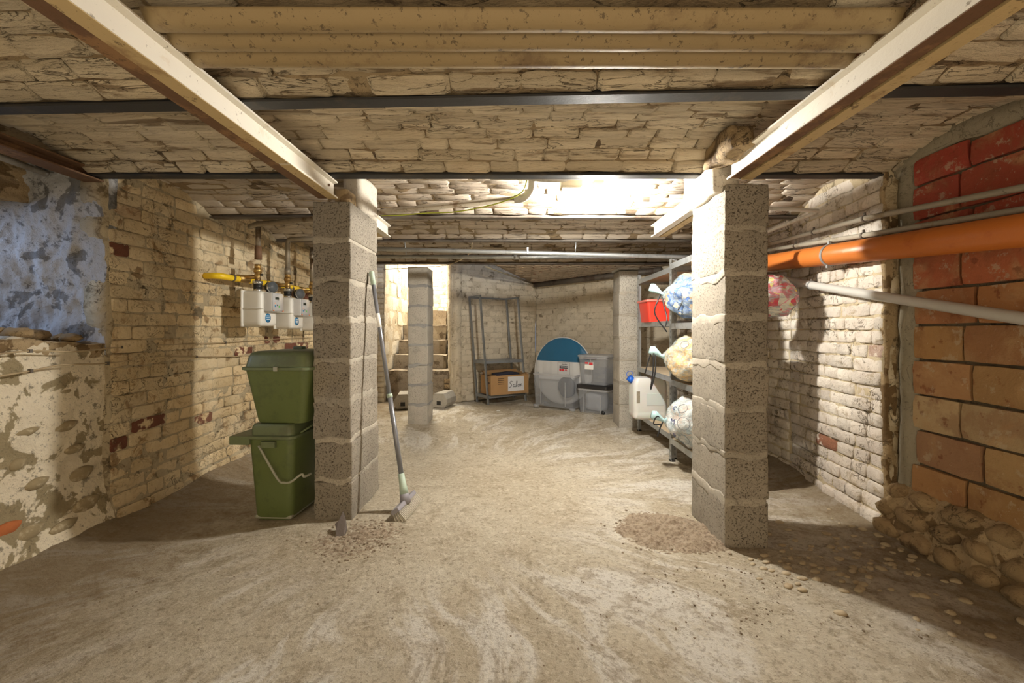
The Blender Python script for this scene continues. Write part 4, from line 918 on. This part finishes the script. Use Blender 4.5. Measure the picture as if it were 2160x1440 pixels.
for yy, zz_ in ((-0.02, 0.10), (-0.09, 0.15)): cyl('hand_hole', (-0.2755, yy, zz_), (-0.2765, yy, zz_), 0.016, 0.016, m_carddark, cb, 14)
pp = box('paper_sheet', (0.085, -0.1395, 0.127), (0.235, 0.0012, 0.185), m_paper, cb); pp['label'] = 'white sheet with handwritten word Salon'
def stroke(pts, x0, z0, s_, r=0.0032):
    P = smooth_path([V((x0 + x * s_, -0.1412, z0 + y * s_)) for x, y in pts], 5); return tube_geo(P, r, 5)
word = [[(0.62, 0.95), (0.30, 1.02), (0.10, 0.75), (0.35, 0.52), (0.42, 0.25), (0.10, 0.02), (-0.12, 0.12)],
        [(1.12, 0.42), (0.85, 0.48), (0.72, 0.2), (0.9, 0.02), (1.1, 0.3), (1.12, 0.42), (1.12, 0.08), (1.25, 0.02)],
        [(1.25, 0.02), (1.5, 0.6), (1.52, 1.0), (1.40, 0.9), (1.42, 0.1), (1.55, 0.02)],
        [(1.9, 0.45), (1.68, 0.35), (1.7, 0.08), (1.9, 0.03), (2.02, 0.28), (1.9, 0.45)],
        [(2.02, 0.4), (2.2, 0.48), (2.2, 0.02), (2.3, 0.4), (2.5, 0.45), (2.5, 0.08), (2.64, 0.1)]]
vs, fs = [], []
for s_ in word:
    v0, f0 = stroke(s_, -0.012, 0.085, 0.074); b = len(vs); vs += v0; fs += [tuple(x + b for x in f) for f in f0]
link('handwriting', pm('handwriting', vs, fs), m_ink, pp)

# ------------------------------------------------------------------ tent bag and storage boxes
EX = V((0.788, -0.616, 0)); EY = V((0.616, 0.788, 0))       # along the box front / into the corner
ang = math.atan2(EX.y, EX.x)
def tub(label, c, L, D, Hh, mat, lid=None, rzz=ang, lipz=None, ribs=True, name='storage_box', taper=0.9):
    t = thing(name, label, 'box', c, rzz); hx, hy = L / 2, D / 2; th = 0.003
    secs = [(hx * taper, hy * taper, 0.03, 0.0), (hx * (taper + 0.01), hy * (taper + 0.01), 0.035, 0.012), (hx * 0.97, hy * 0.97, 0.035, Hh - 0.02)]
    loft('box_shell', secs, mat, t, close_top=False)
    loft('rim', [(hx * 0.97, hy * 0.97, 0.035, Hh - 0.022), (hx, hy, 0.038, Hh - 0.02), (hx, hy, 0.038, Hh), (hx * 0.96, hy * 0.96, 0.034, Hh), (hx * 0.96, hy * 0.96, 0.034, Hh - 0.02)], m_clearlid, t, close_top=False, close_bot=False)
    if ribs:
        for s_ in (-0.28, 0.30): box('corner_rib', (s_ * L, -hy * 0.97, Hh * 0.42), (0.012, 0.008, Hh * 0.72), m_clearlid, t, bev=0.002)
    return t
TB0 = V((0.45, 4.93, 0)) + EY * 0.16
tb = tub('large frosted storage box holding the round tent bag', TB0 + V((0, 0, 0.03)) - EX * 0.03, 0.58, 0.30, 0.38, m_clearbox)
for sx in (-0.25, 0.25):
    for sy in (-0.11, 0.11): cyl('castor', (sx, sy, -0.03), (sx, sy, 0.005), 0.032, 0.036, m_clearlid, tb, 18)
# round tent bag
tc = thing('round_tent_bag', 'round blue and grey folded tent bag standing in the frosted box', 'bag', TB0 + V((0, 0, 0.045)) + EX * -0.0, ang)
RD = 0.395
def disc(name, lo, hi, mat, thick=0.045):
    vs, fs = [], []; nx, nz = 40, 26
    for side in (-1, 1):
        for j in range(nz + 1):
            z = lo + (hi - lo) * j / nz; hw = sqrt(max(0.0, RD * RD - z * z))
            for i in range(nx + 1):
                x = -hw + 2 * hw * i / nx; e = 1 - min(1, (x * x + z * z) / (RD * RD)); y = side * (thick * (e ** 0.4)) + 0.007 * NZ.noise(V((x * 14, side * 3, z * 4))) * (1 if e > 0.02 else 0)
                vs.append(V((x, y + 0.06 * (z + RD), z + RD)))
    S = (nx + 1) * (nz + 1)
    for j in range(nz):
        for i in range(nx):
            a = j * (nx + 1) + i; f = (a, a + 1, a + nx + 2, a + nx + 1); fs.append(f); fs.append(tuple(S + q for q in f[::-1]))
    return link(name, pm(name, vs, fs), mat, tc)
disc('grey_cover', -RD, 0.115, m_nylon); dc = disc('blue_cover', 0.113, RD * 0.999, m_blue, 0.047); dc['label'] = 'blue nylon upper part of the cover'
tube('piping', [V((RD * cos(a), 0.06 * (RD * sin(a) + RD), RD * sin(a) + RD)) for a in lin(-0.6, pi + 0.6, 50)], 0.007, m_nylon, tc, 8)
m_front = M.Translation((0.045, -0.006 + 0.0, RD + 0.03)) @ M.Rotation(pi / 2 - 0.06, 4, 'X')
pl_ = bpy.data.objects.new('cover_print', None); bpy.data.objects.remove(pl_)
def pr_box(c, s, m): return box('print_patch', c, s, m, tc)
yy = -0.046 + 0.06 * RD
for c, s in (((0.05, yy, 0.50), (0.16, 0.001, 0.002)), ((0.05, yy, 0.36), (0.16, 0.001, 0.002)), ((-0.03, yy, 0.43), (0.002, 0.001, 0.14)), ((0.13, yy, 0.43), (0.002, 0.001, 0.14))): pr_box(c, s, m_ink)
pr_box((0.05, yy - 0.002, 0.445), (0.115, 0.001, 0.026), m_ink)
text_mesh('printed_name', '2 SECONDS', 0.021, m_whitepaint, tc, M.Translation((0.05, yy - 0.003, 0.445)) @ M.Rotation(pi / 2, 4, 'X'))
text_mesh('printed_brand', 'Quechua', 0.020, m_ink, tc, M.Translation((0.06, yy - 0.002, 0.478)) @ M.Rotation(pi / 2, 4, 'X'))
for k, x in enumerate((0.005, 0.04)): pr_box((x, yy - 0.002, 0.413), (0.028, 0.001, 0.024), m_redprint)
text_mesh('printed_size', 'XL', 0.024, m_redprint, tc, M.Translation((0.083, yy - 0.003, 0.412)) @ M.Rotation(pi / 2, 4, 'X'), bold=0.001)
# black helmet-like pack inside the frosted box, and a strap
hp = tag(link('dark_pouch', rock_mesh('dark_pouch', 3, 3, 0.1), mat_plain('dark_grey_fabric', (0.05, 0.05, 0.06), 0.6)), 'dark rounded pouch standing in the frosted box before the tent bag', 'pouch')
hp.matrix_world = M.Translation(TB0 + EX * 0.13 + EY * -0.088 + V((0, 0, 0.27))) @ M.Rotation(ang, 4, 'Z') @ M.Diagonal((0.23, 0.075, 0.25, 1))
s1c = V((0.865, 4.62, 0)) + EY * 0.12 + V((-0.02, 0.05, 0.0))
s1 = tub('lower frosted storage box with black lid beside the far pillar', s1c + V((0, 0, 0.004)), 0.37, 0.27, 0.275, m_clearbox, taper=0.88)
s1['label'] = 'lower frosted storage box of the stack, dark contents, beside the far pillar'
cyl('wheel', (0.13, -0.118, 0.028), (0.13, -0.132, 0.028), 0.024, 0.024, m_black, s1)
lump(s1, V(s1.location) + V((0, 0, 0.13)), (0.20, 0.20, 0.2), mat_plain('white_linen', (0.45, 0.47, 0.52), 0.8, bump=0.5, bscale=20), 4, 5, 0.02).name = 'folded_linen'
tag(s1, 'lower frosted storage box of the stack, filled with pale things', 'box')
bl_ = loft('black_lid', [(0.18, 0.13, 0.035, 0.275), (0.195, 0.145, 0.04, 0.28), (0.195, 0.145, 0.04, 0.312), (0.185, 0.135, 0.04, 0.322)], m_blacklid, s1)
s2 = tub('upper frosted storage box with a red and white price label', s1c + V((0.0, 0, 0.328)), 0.355, 0.26, 0.30, m_clearbox, taper=0.84, ribs=False)
loft('lid', [(0.176, 0.128, 0.035, 0.30), (0.186, 0.138, 0.04, 0.302), (0.186, 0.138, 0.04, 0.318), (0.17, 0.12, 0.04, 0.326)], m_clearlid, s2)
box('clip_handle', (-0.015, -0.139, 0.287), (0.15, 0.014, 0.016), m_broomgrey, s2, bev=0.003)
lb_ = box('price_label', (-0.035, -0.1225, 0.205), (0.105, 0.001, 0.082), m_whitepaint, s2, rot=M.Rotation(R(-3.5), 3, 'X')); lb_['label'] = 'red, white and blue paper label'
for c, s, m in (((-0.065, -0.1245, 0.235), (0.04, 0.001, 0.018), m_redprint), ((-0.012, -0.1245, 0.228), (0.042, 0.001, 0.028), m_redprint), ((-0.035, -0.1215, 0.182), (0.105, 0.001, 0.010), m_blueprint)): box('print_patch', c, s, m, lb_)

# ------------------------------------------------------------------ metal shelving on the right
def shelving(label, x0, x1, y0, y1, zs, top, dx=0.0):
    t = thing('metal_shelving', label, 'shelf', (x0, y0, 0), 0)
    L = y1 - y0; D = x1 - x0
    for (x, y) in ((0, 0), (0, L), (D, 0), (D, L)):
        bm = bmesh.new(); sx = 1 if x == 0 else -1; sy = 1 if y == 0 else -1
        b_box(bm, (x + sx * 0.0, y + sy * 0.016, top / 2), (0.0025, 0.034, top)); b_box(bm, (x + sx * 0.016, y, top / 2), (0.034, 0.0025, top))
        u = link('upright', bm_mesh('upright', bm), m_galv, t)
        vs, fs = [], []
        for k in range(int(top / 0.04)):
            z = 0.03 + k * 0.04; X = x - sx * 0.0016; Y = y + sy * 0.016
            b = len(vs); vs += [(X, Y - 0.004, z), (X, Y + 0.004, z), (X, Y + 0.004, z + 0.014), (X, Y - 0.004, z + 0.014)]; fs.append((b, b + 1, b + 2, b + 3))
            Y = y - sy * 0.0016; X = x + sx * 0.016
            b = len(vs); vs += [(X - 0.004, Y, z), (X + 0.004, Y, z), (X + 0.004, Y, z + 0.014), (X - 0.004, Y, z + 0.014)]; fs.append((b, b + 1, b + 2, b + 3))
        o = link('slot_row', pm('slot_row', vs, fs, False), m_black, u); o['kind'] = 'stuff'
        box('foot', (x + sx * 0.012, y + sy * 0.012, 0.006), (0.035, 0.035, 0.012), m_black, t)
    for z in zs:
        box('shelf_beam', (-0.002, L / 2, z), (0.003, L - 0.01, 0.040), m_galv, t); box('shelf_beam', (D + 0.002, L / 2, z), (0.003, L - 0.01, 0.040), m_galv, t)
        box('shelf_beam', (D / 2, 0.0, z), (D - 0.01, 0.003, 0.040), m_galv, t); box('shelf_beam', (D / 2, L, z), (D - 0.01, 0.003, 0.040), m_galv, t)
        box('shelf_board', (D / 2, L / 2, z + 0.012), (D - 0.006, L - 0.006, 0.010), m_chip, t)
    return t
shelving('far bay of galvanized shelving, with red box and jerrycan', 1.13, 1.46, 3.06, 3.93, (0.15, 0.57, 0.975, 1.365), 1.43)
shelving('near bay of galvanized shelving, loaded with clear bags, behind the pillar', 1.10, 1.42, 2.44, 3.03, (0.15, 0.56, 0.955, 1.375), 1.43)
# red box
rbx = thing('red_box', 'red plastic box with pale red lid on the shelving', 'box', (1.19, 3.62, 0.992), R(90))
loft('box_body', [(0.115, 0.085, 0.015, 0), (0.13, 0.105, 0.02, 0.17)], m_red, rbx); loft('lid', [(0.135, 0.11, 0.02, 0.165), (0.142, 0.118, 0.02, 0.17), (0.142, 0.118, 0.02, 0.183), (0.12, 0.10, 0.02, 0.188)], m_redlid, rbx)
# jerrycan
jc = thing('jerrycan', 'milky white jerrycan with blue cap on the lowest shelf', 'jerrycan', (1.15, 3.70, 0.168), R(2))
def jloop(z): return z
loft('can_body', [(0.125, 0.075, 0.03, 0.0), (0.142, 0.09, 0.035, 0.015), (0.145, 0.092, 0.035, 0.05), (0.143, 0.09, 0.035, 0.06), (0.145, 0.092, 0.035, 0.07), (0.145, 0.092, 0.035, 0.285), (0.138, 0.088, 0.035, 0.325), (0.115, 0.075, 0.03, 0.352)], m_jerry, jc)
sharp(box('handle_recess', (-0.110, -0.0905, 0.19), (0.028, 0.006, 0.10), m_conduit_d, jc, bev=0.002)); box('embossed_panel', (0.035, -0.0925, 0.17), (0.15, 0.004, 0.10), m_jerry, jc, bev=0.0015)
cyl('neck', (-0.105, 0, 0.30), (-0.145, 0, 0.335), 0.026, 0.024, m_jerry, jc); cyl('blue_cap', (-0.13, 0, 0.32), (-0.165, 0, 0.35), 0.029, 0.028, m_bluecap, jc)
ring('cap_loop', (-0.155, 0, 0.375), (0, 1, 0), 0.026, 0.004, m_bluecap, jc, 0.004)
# clear bags
def bag(label, c, r, knot, cols, seed, strings, prints=()):
    c = V(c); t = thing('clear_rubbish_bag', label, 'bag', c, 0, 'clear drawstring bags on the shelves')
    kd = (V(knot) - c); kl = kd.length; kd.normalize()
    def shell(scale, amp, nm, mat, sub):
        bm = bmesh.new(); bmesh.ops.create_icosphere(bm, subdivisions=sub, radius=1)
        for v in bm.verts:
            n = v.co.normalized(); f = 1 + amp * NZ.noise(n * 2.4 + V((seed, 0, 0))) + amp * 0.35 * NZ.noise(n * 7 + V((seed, 0, 0)))
            p = V((n.x * r[0], n.y * r[1], n.z * r[2])) * f * scale
            k = max(0, n.dot(kd)) ** 9
            if nm == 'bag_film':
                pl2 = 1 + 0.05 * sin(math.atan2(n.cross(kd).z, n.cross(kd).y) * 22) * k
                p = p * pl2; tgt = kd * kl; p = p.lerp(tgt, k * 0.92)
            v.co = p
        return link(nm, bm_mesh(nm, bm, True), mat, t)
    shell(0.95, 0.22, 'bag_contents', mk_cloth('bag_contents_%d' % seed, cols, 7), 4)
    shell(1.0, 0.14, 'bag_film', m_film, 5)
    kp = kd * kl
    side = kd.cross(V((0, 0, 1))).normalized()
    tube('bag_tail', [kp - kd * 0.02, kp, kp + kd * 0.02 + V((0, 0, 0.012)), kp + kd * 0.055 + V((0, 0, 0.03)), kp + kd * 0.075 + V((0, 0, 0.035))], [0.020, 0.010, 0.018, 0.032, 0.024], m_bagtail, t, 14)
    for s_ in strings:
        tube('drawstring', smooth_path([kp] + [kp + V(q) for q in s_], 5), 0.0045, m_string, t, 6)
    for (yaw, pit, txt, sz) in prints:
        n = V((-cos(pit) * cos(yaw), -cos(pit) * sin(yaw), sin(pit))); p = V((n.x * r[0], n.y * r[1], n.z * r[2])) * 1.05
        q = n.to_track_quat('Z', 'Y').to_matrix().to_4x4()
        if txt == 'o': ring('printed_ring', p, n, sz * 0.85, 0.002, m_ink, t, 0.002)
        else: text_mesh('printed_letter', txt, sz, m_inkb, t, M.Translation(p) @ q)
    return t
bag('upper clear bag stuffed with blue and orange things, second shelf', (1.20, 2.83, 1.15), (0.19, 0.19, 0.16), (0.985, 2.87, 1.175), [(0.55, 0.30, 0.12), (0.05, 0.12, 0.32), (0.6, 0.6, 0.62), (0.10, 0.20, 0.5), (0.7, 0.5, 0.3)], 1,
    [[(0.01, -0.02, -0.08), (0.02, -0.05, -0.17), (0.0, -0.08, -0.22)], [(-0.03, -0.02, -0.05), (-0.05, -0.02, -0.14), (0.02, -0.05, -0.26)], [(0.10, -0.12, 0.03), (0.09, -0.14, -0.05), (0.06, -0.14, -0.12)]],
    [(0.6, 0.0, 'o', 0.035)])
bag('middle clear bag full of yellowish packaging, third shelf', (1.185, 2.80, 0.735), (0.19, 0.20, 0.16), (0.975, 2.84, 0.755), [(0.72, 0.48, 0.20), (0.78, 0.62, 0.38), (0.65, 0.42, 0.18), (0.7, 0.6, 0.45)], 2,
    [[(-0.06, 0.0, 0.03), (-0.09, 0.0, -0.05), (-0.11, 0.0, -0.12)], [(-0.05, -0.01, 0.03), (-0.065, -0.03, -0.1), (-0.08, -0.03, -0.22), (-0.05, -0.03, -0.1), (-0.04, 0, 0.02)]],
    [(0.75, 0.65, 'o', 0.030)])
bag('lowest clear bag with pale contents and round blue prints', (1.18, 2.77, 0.33), (0.185, 0.20, 0.165), (0.975, 2.80, 0.335), [(0.72, 0.70, 0.68), (0.75, 0.6, 0.52), (0.6, 0.66, 0.7), (0.8, 0.8, 0.78)], 3,
    [[(-0.05, -0.02, 0.03), (-0.07, -0.02, -0.02), (-0.02, -0.02, -0.02)], [(-0.03, -0.02, -0.05), (-0.05, -0.03, -0.10)]],
    [(0.75, 0.12, 'o', 0.045), (0.35, 0.1, 'M', 0.05), (0.7, -0.5, 'o', 0.04), (0.35, -0.45, 'P', 0.05), (0.6, 0.65, 'o', 0.035), (0.2, 0.6, 'C', 0.04)])
bag('clear bag with red and yellow things showing right of the near pillar', (1.48, 2.50, 1.125), (0.165, 0.12, 0.13), (1.30, 2.56, 1.13), [(0.65, 0.03, 0.06), (0.8, 0.65, 0.1), (0.7, 0.25, 0.3), (0.8, 0.75, 0.65)], 4, [[(0, 0, -0.05), (0, 0, -0.1)]])

# ------------------------------------------------------------------ concrete lintel ends on the floor behind the far left pillar
def cblock(label, c, rz):
    t = thing('chamfered_concrete_block', label, 'block', c, rz); L = 0.30
    pts = [(-0.07, 0.0), (0.07, 0.0), (0.10, 0.05), (0.10, 0.10), (0.055, 0.17), (-0.055, 0.17), (-0.10, 0.10), (-0.10, 0.05)]
    vs = [(x, y, z) for y in (0, L) for x, z in pts]; n = 8
    inner = [(-0.022, 0.03), (0.022, 0.03), (0.022, 0.075), (-0.022, 0.075)]
    fs = [(k, (k + 1) % n, n + (k + 1) % n, n + k) for k in range(n)] + [tuple(range(n))[::-1], tuple(range(n, 2 * n))]
    o = link('block_body', pm('block_body', vs, fs, False), m_block_far, t)
    bv = o.modifiers.new('bevel', 'BEVEL'); bv.width = 0.006; bv.segments = 2
    box('socket_hole', (0, -0.001, 0.055), (0.05, 0.006, 0.045), m_black, t)
cblock('chamfered concrete block with a square hole, left of the far left pillar', (-1.30, 4.95, 0.01), R(10))
cblock('chamfered concrete block with a square hole, right of the far left pillar', (-0.895, 5.02, 0.01), R(-14))

# ------------------------------------------------------------------ loose soil, shard, pebbles
def mound(name, label, cx, cy, rx_, ry_, h, seed):
    def fn(u, v):
        x = cx + rx_ * u; y = cy + ry_ * v; d2 = u * u + v * v; a = math.atan2(v, u); e = max(0, 1 - d2 / (0.8 + 0.3 * NZ.noise(V((cos(a) * 1.5, sin(a) * 1.5, seed)))))
        return V((x, y, floor_z(x, y) - 0.004 + h * e * (0.7 + 0.6 * fbm((x, y, seed), 10, 3)) + (0.010 * NZ.noise(V((x, y, 0)) * 70) if e > 0.02 else -0.004)))
    o = link(name, grid(name, fn, lin(-1, 1, 90), lin(-1, 1, 90)), m_dirt); o['kind'] = 'stuff'; tag(o, label, 'soil'); return o
mound('loose_soil', 'heap of loose brown soil at the foot of the right pillar', 0.72, 1.95, 0.30, 0.24, 0.045, 2)
mound('loose_soil', 'scatter of loose soil in front of the left pillar', -0.70, 1.90, 0.24, 0.20, 0.010, 5)
crumb = [rock_mesh('crumb', 20 + i, 1, 0.4) for i in range(4)]
def scatter(name, label, cat, mat, n, fn, s0, s1, seed):
    rng = random.Random(seed); vs, fs = [], []
    for k in range(n):
        x, y = fn(rng); s_ = rng.uniform(s0, s1); me = crumb[rng.randrange(4)]; b = len(vs); m = M.Translation((x, y, floor_z(x, y) + s_ * 0.2)) @ M.Rotation(rng.uniform(0, 6), 4, 'Z') @ M.Diagonal((s_ * 1.2, s_, s_ * 0.7, 1))
        vs += [m @ v.co for v in me.vertices]; fs += [tuple(q + b for q in p.vertices) for p in me.polygons]
    o = link(name, pm(name, vs, fs), mat); tag(o, label, cat, kind='stuff')
scatter('soil_crumbs', 'small soil crumbs around the right pillar heap', 'soil', m_dirt, 240, lambda r: (0.72 + r.gauss(0, 0.11), 1.94 + r.gauss(0, 0.09)), 0.005, 0.015, 1)
scatter('soil_crumbs', 'small soil crumbs in front of the left pillar', 'soil', m_dirt, 160, lambda r: (-0.68 + r.gauss(0, 0.11), 1.88 + r.gauss(0, 0.08)), 0.004, 0.012, 2)
scatter('floor_grit', 'fine grit strewn over the right foreground floor', 'grit', m_dirt, 160, lambda r: (0.8+r.gauss(0, 0.25), r.uniform(1.25, 1.65)), 0.003, 0.009, 3)
scatter('floor_grit', 'fine grit strewn over the left foreground floor', 'grit', m_dirt, 90, lambda r: (r.uniform(-1.9, 0.2), r.uniform(1.15, 2.3)), 0.003, 0.007, 4)
pebm = [rock_mesh('pebble', 50 + i, 2, 0.22) for i in range(5)]
for q in pebm: q.materials.append(m_pebble)
rng = random.Random(11)
for k in range(130):
    if k < 110: x = rng.uniform(1.0, 1.62); y = rng.gauss(1.72, 0.17); y = min(max(y, 1.3), 2.4)
    else: x = rng.uniform(0.9, 1.25); y = rng.uniform(1.5, 1.8)
    if 0.87 < x < 1.11 and 1.78 < y < 2.2: continue
    s_ = rng.uniform(0.012, 0.030); o = bpy.data.objects.new('pebble', pebm[rng.randrange(5)]); C.objects.link(o)
    o.location = (x, y, floor_z(x, y) + s_ * 0.04); o.scale = (s_ * 1.4, s_, s_ * 0.62); o.rotation_euler = (0, 0, rng.uniform(-0.6, 0.9))
    tag(o, 'rounded tan pebble half sunk in the floor right of the near right pillar', 'pebble', 'pebbles in the floor by the right pillar')
# dark shard standing in the soil
vs = [(0, 0, 0), (0.030, 0.004, 0.0), (0.045, 0, 0.01), (0.052, 0.004, 0.05), (0.040, 0, 0.10), (0.018, 0.004, 0.155), (0.004, 0, 0.10), (-0.016, 0.004, 0.085), (-0.002, 0, 0.05)]
n = len(vs); vv = [V(v) for v in vs] + [V(v) + V((0.002, 0.010, 0)) for v in vs]
fs = [tuple(range(n))[::-1], tuple(range(n, 2 * n))] + [(k, (k + 1) % n, n + (k + 1) % n, n + k) for k in range(n)]
sh = link('slate_shard', pm('slate_shard', vv, fs, False), m_shard); sh.location = (-0.80, 1.90, 0.0); sh.rotation_euler = (R(-38), 0, R(8)); sh.scale = (0.8, 1, 0.75)
tag(sh, 'dark jagged shard stuck in soil before the left pillar', 'shard')
tag(box('paper_scrap', (-0.185, 4.80, floor_z(-0.185, 4.8) + 0.006), (0.04, 0.03, 0.003), m_whitepaint, rot=M.Rotation(0.1, 3, 'X')), 'tiny pale scrap of paper on the floor before the rack', 'paper')
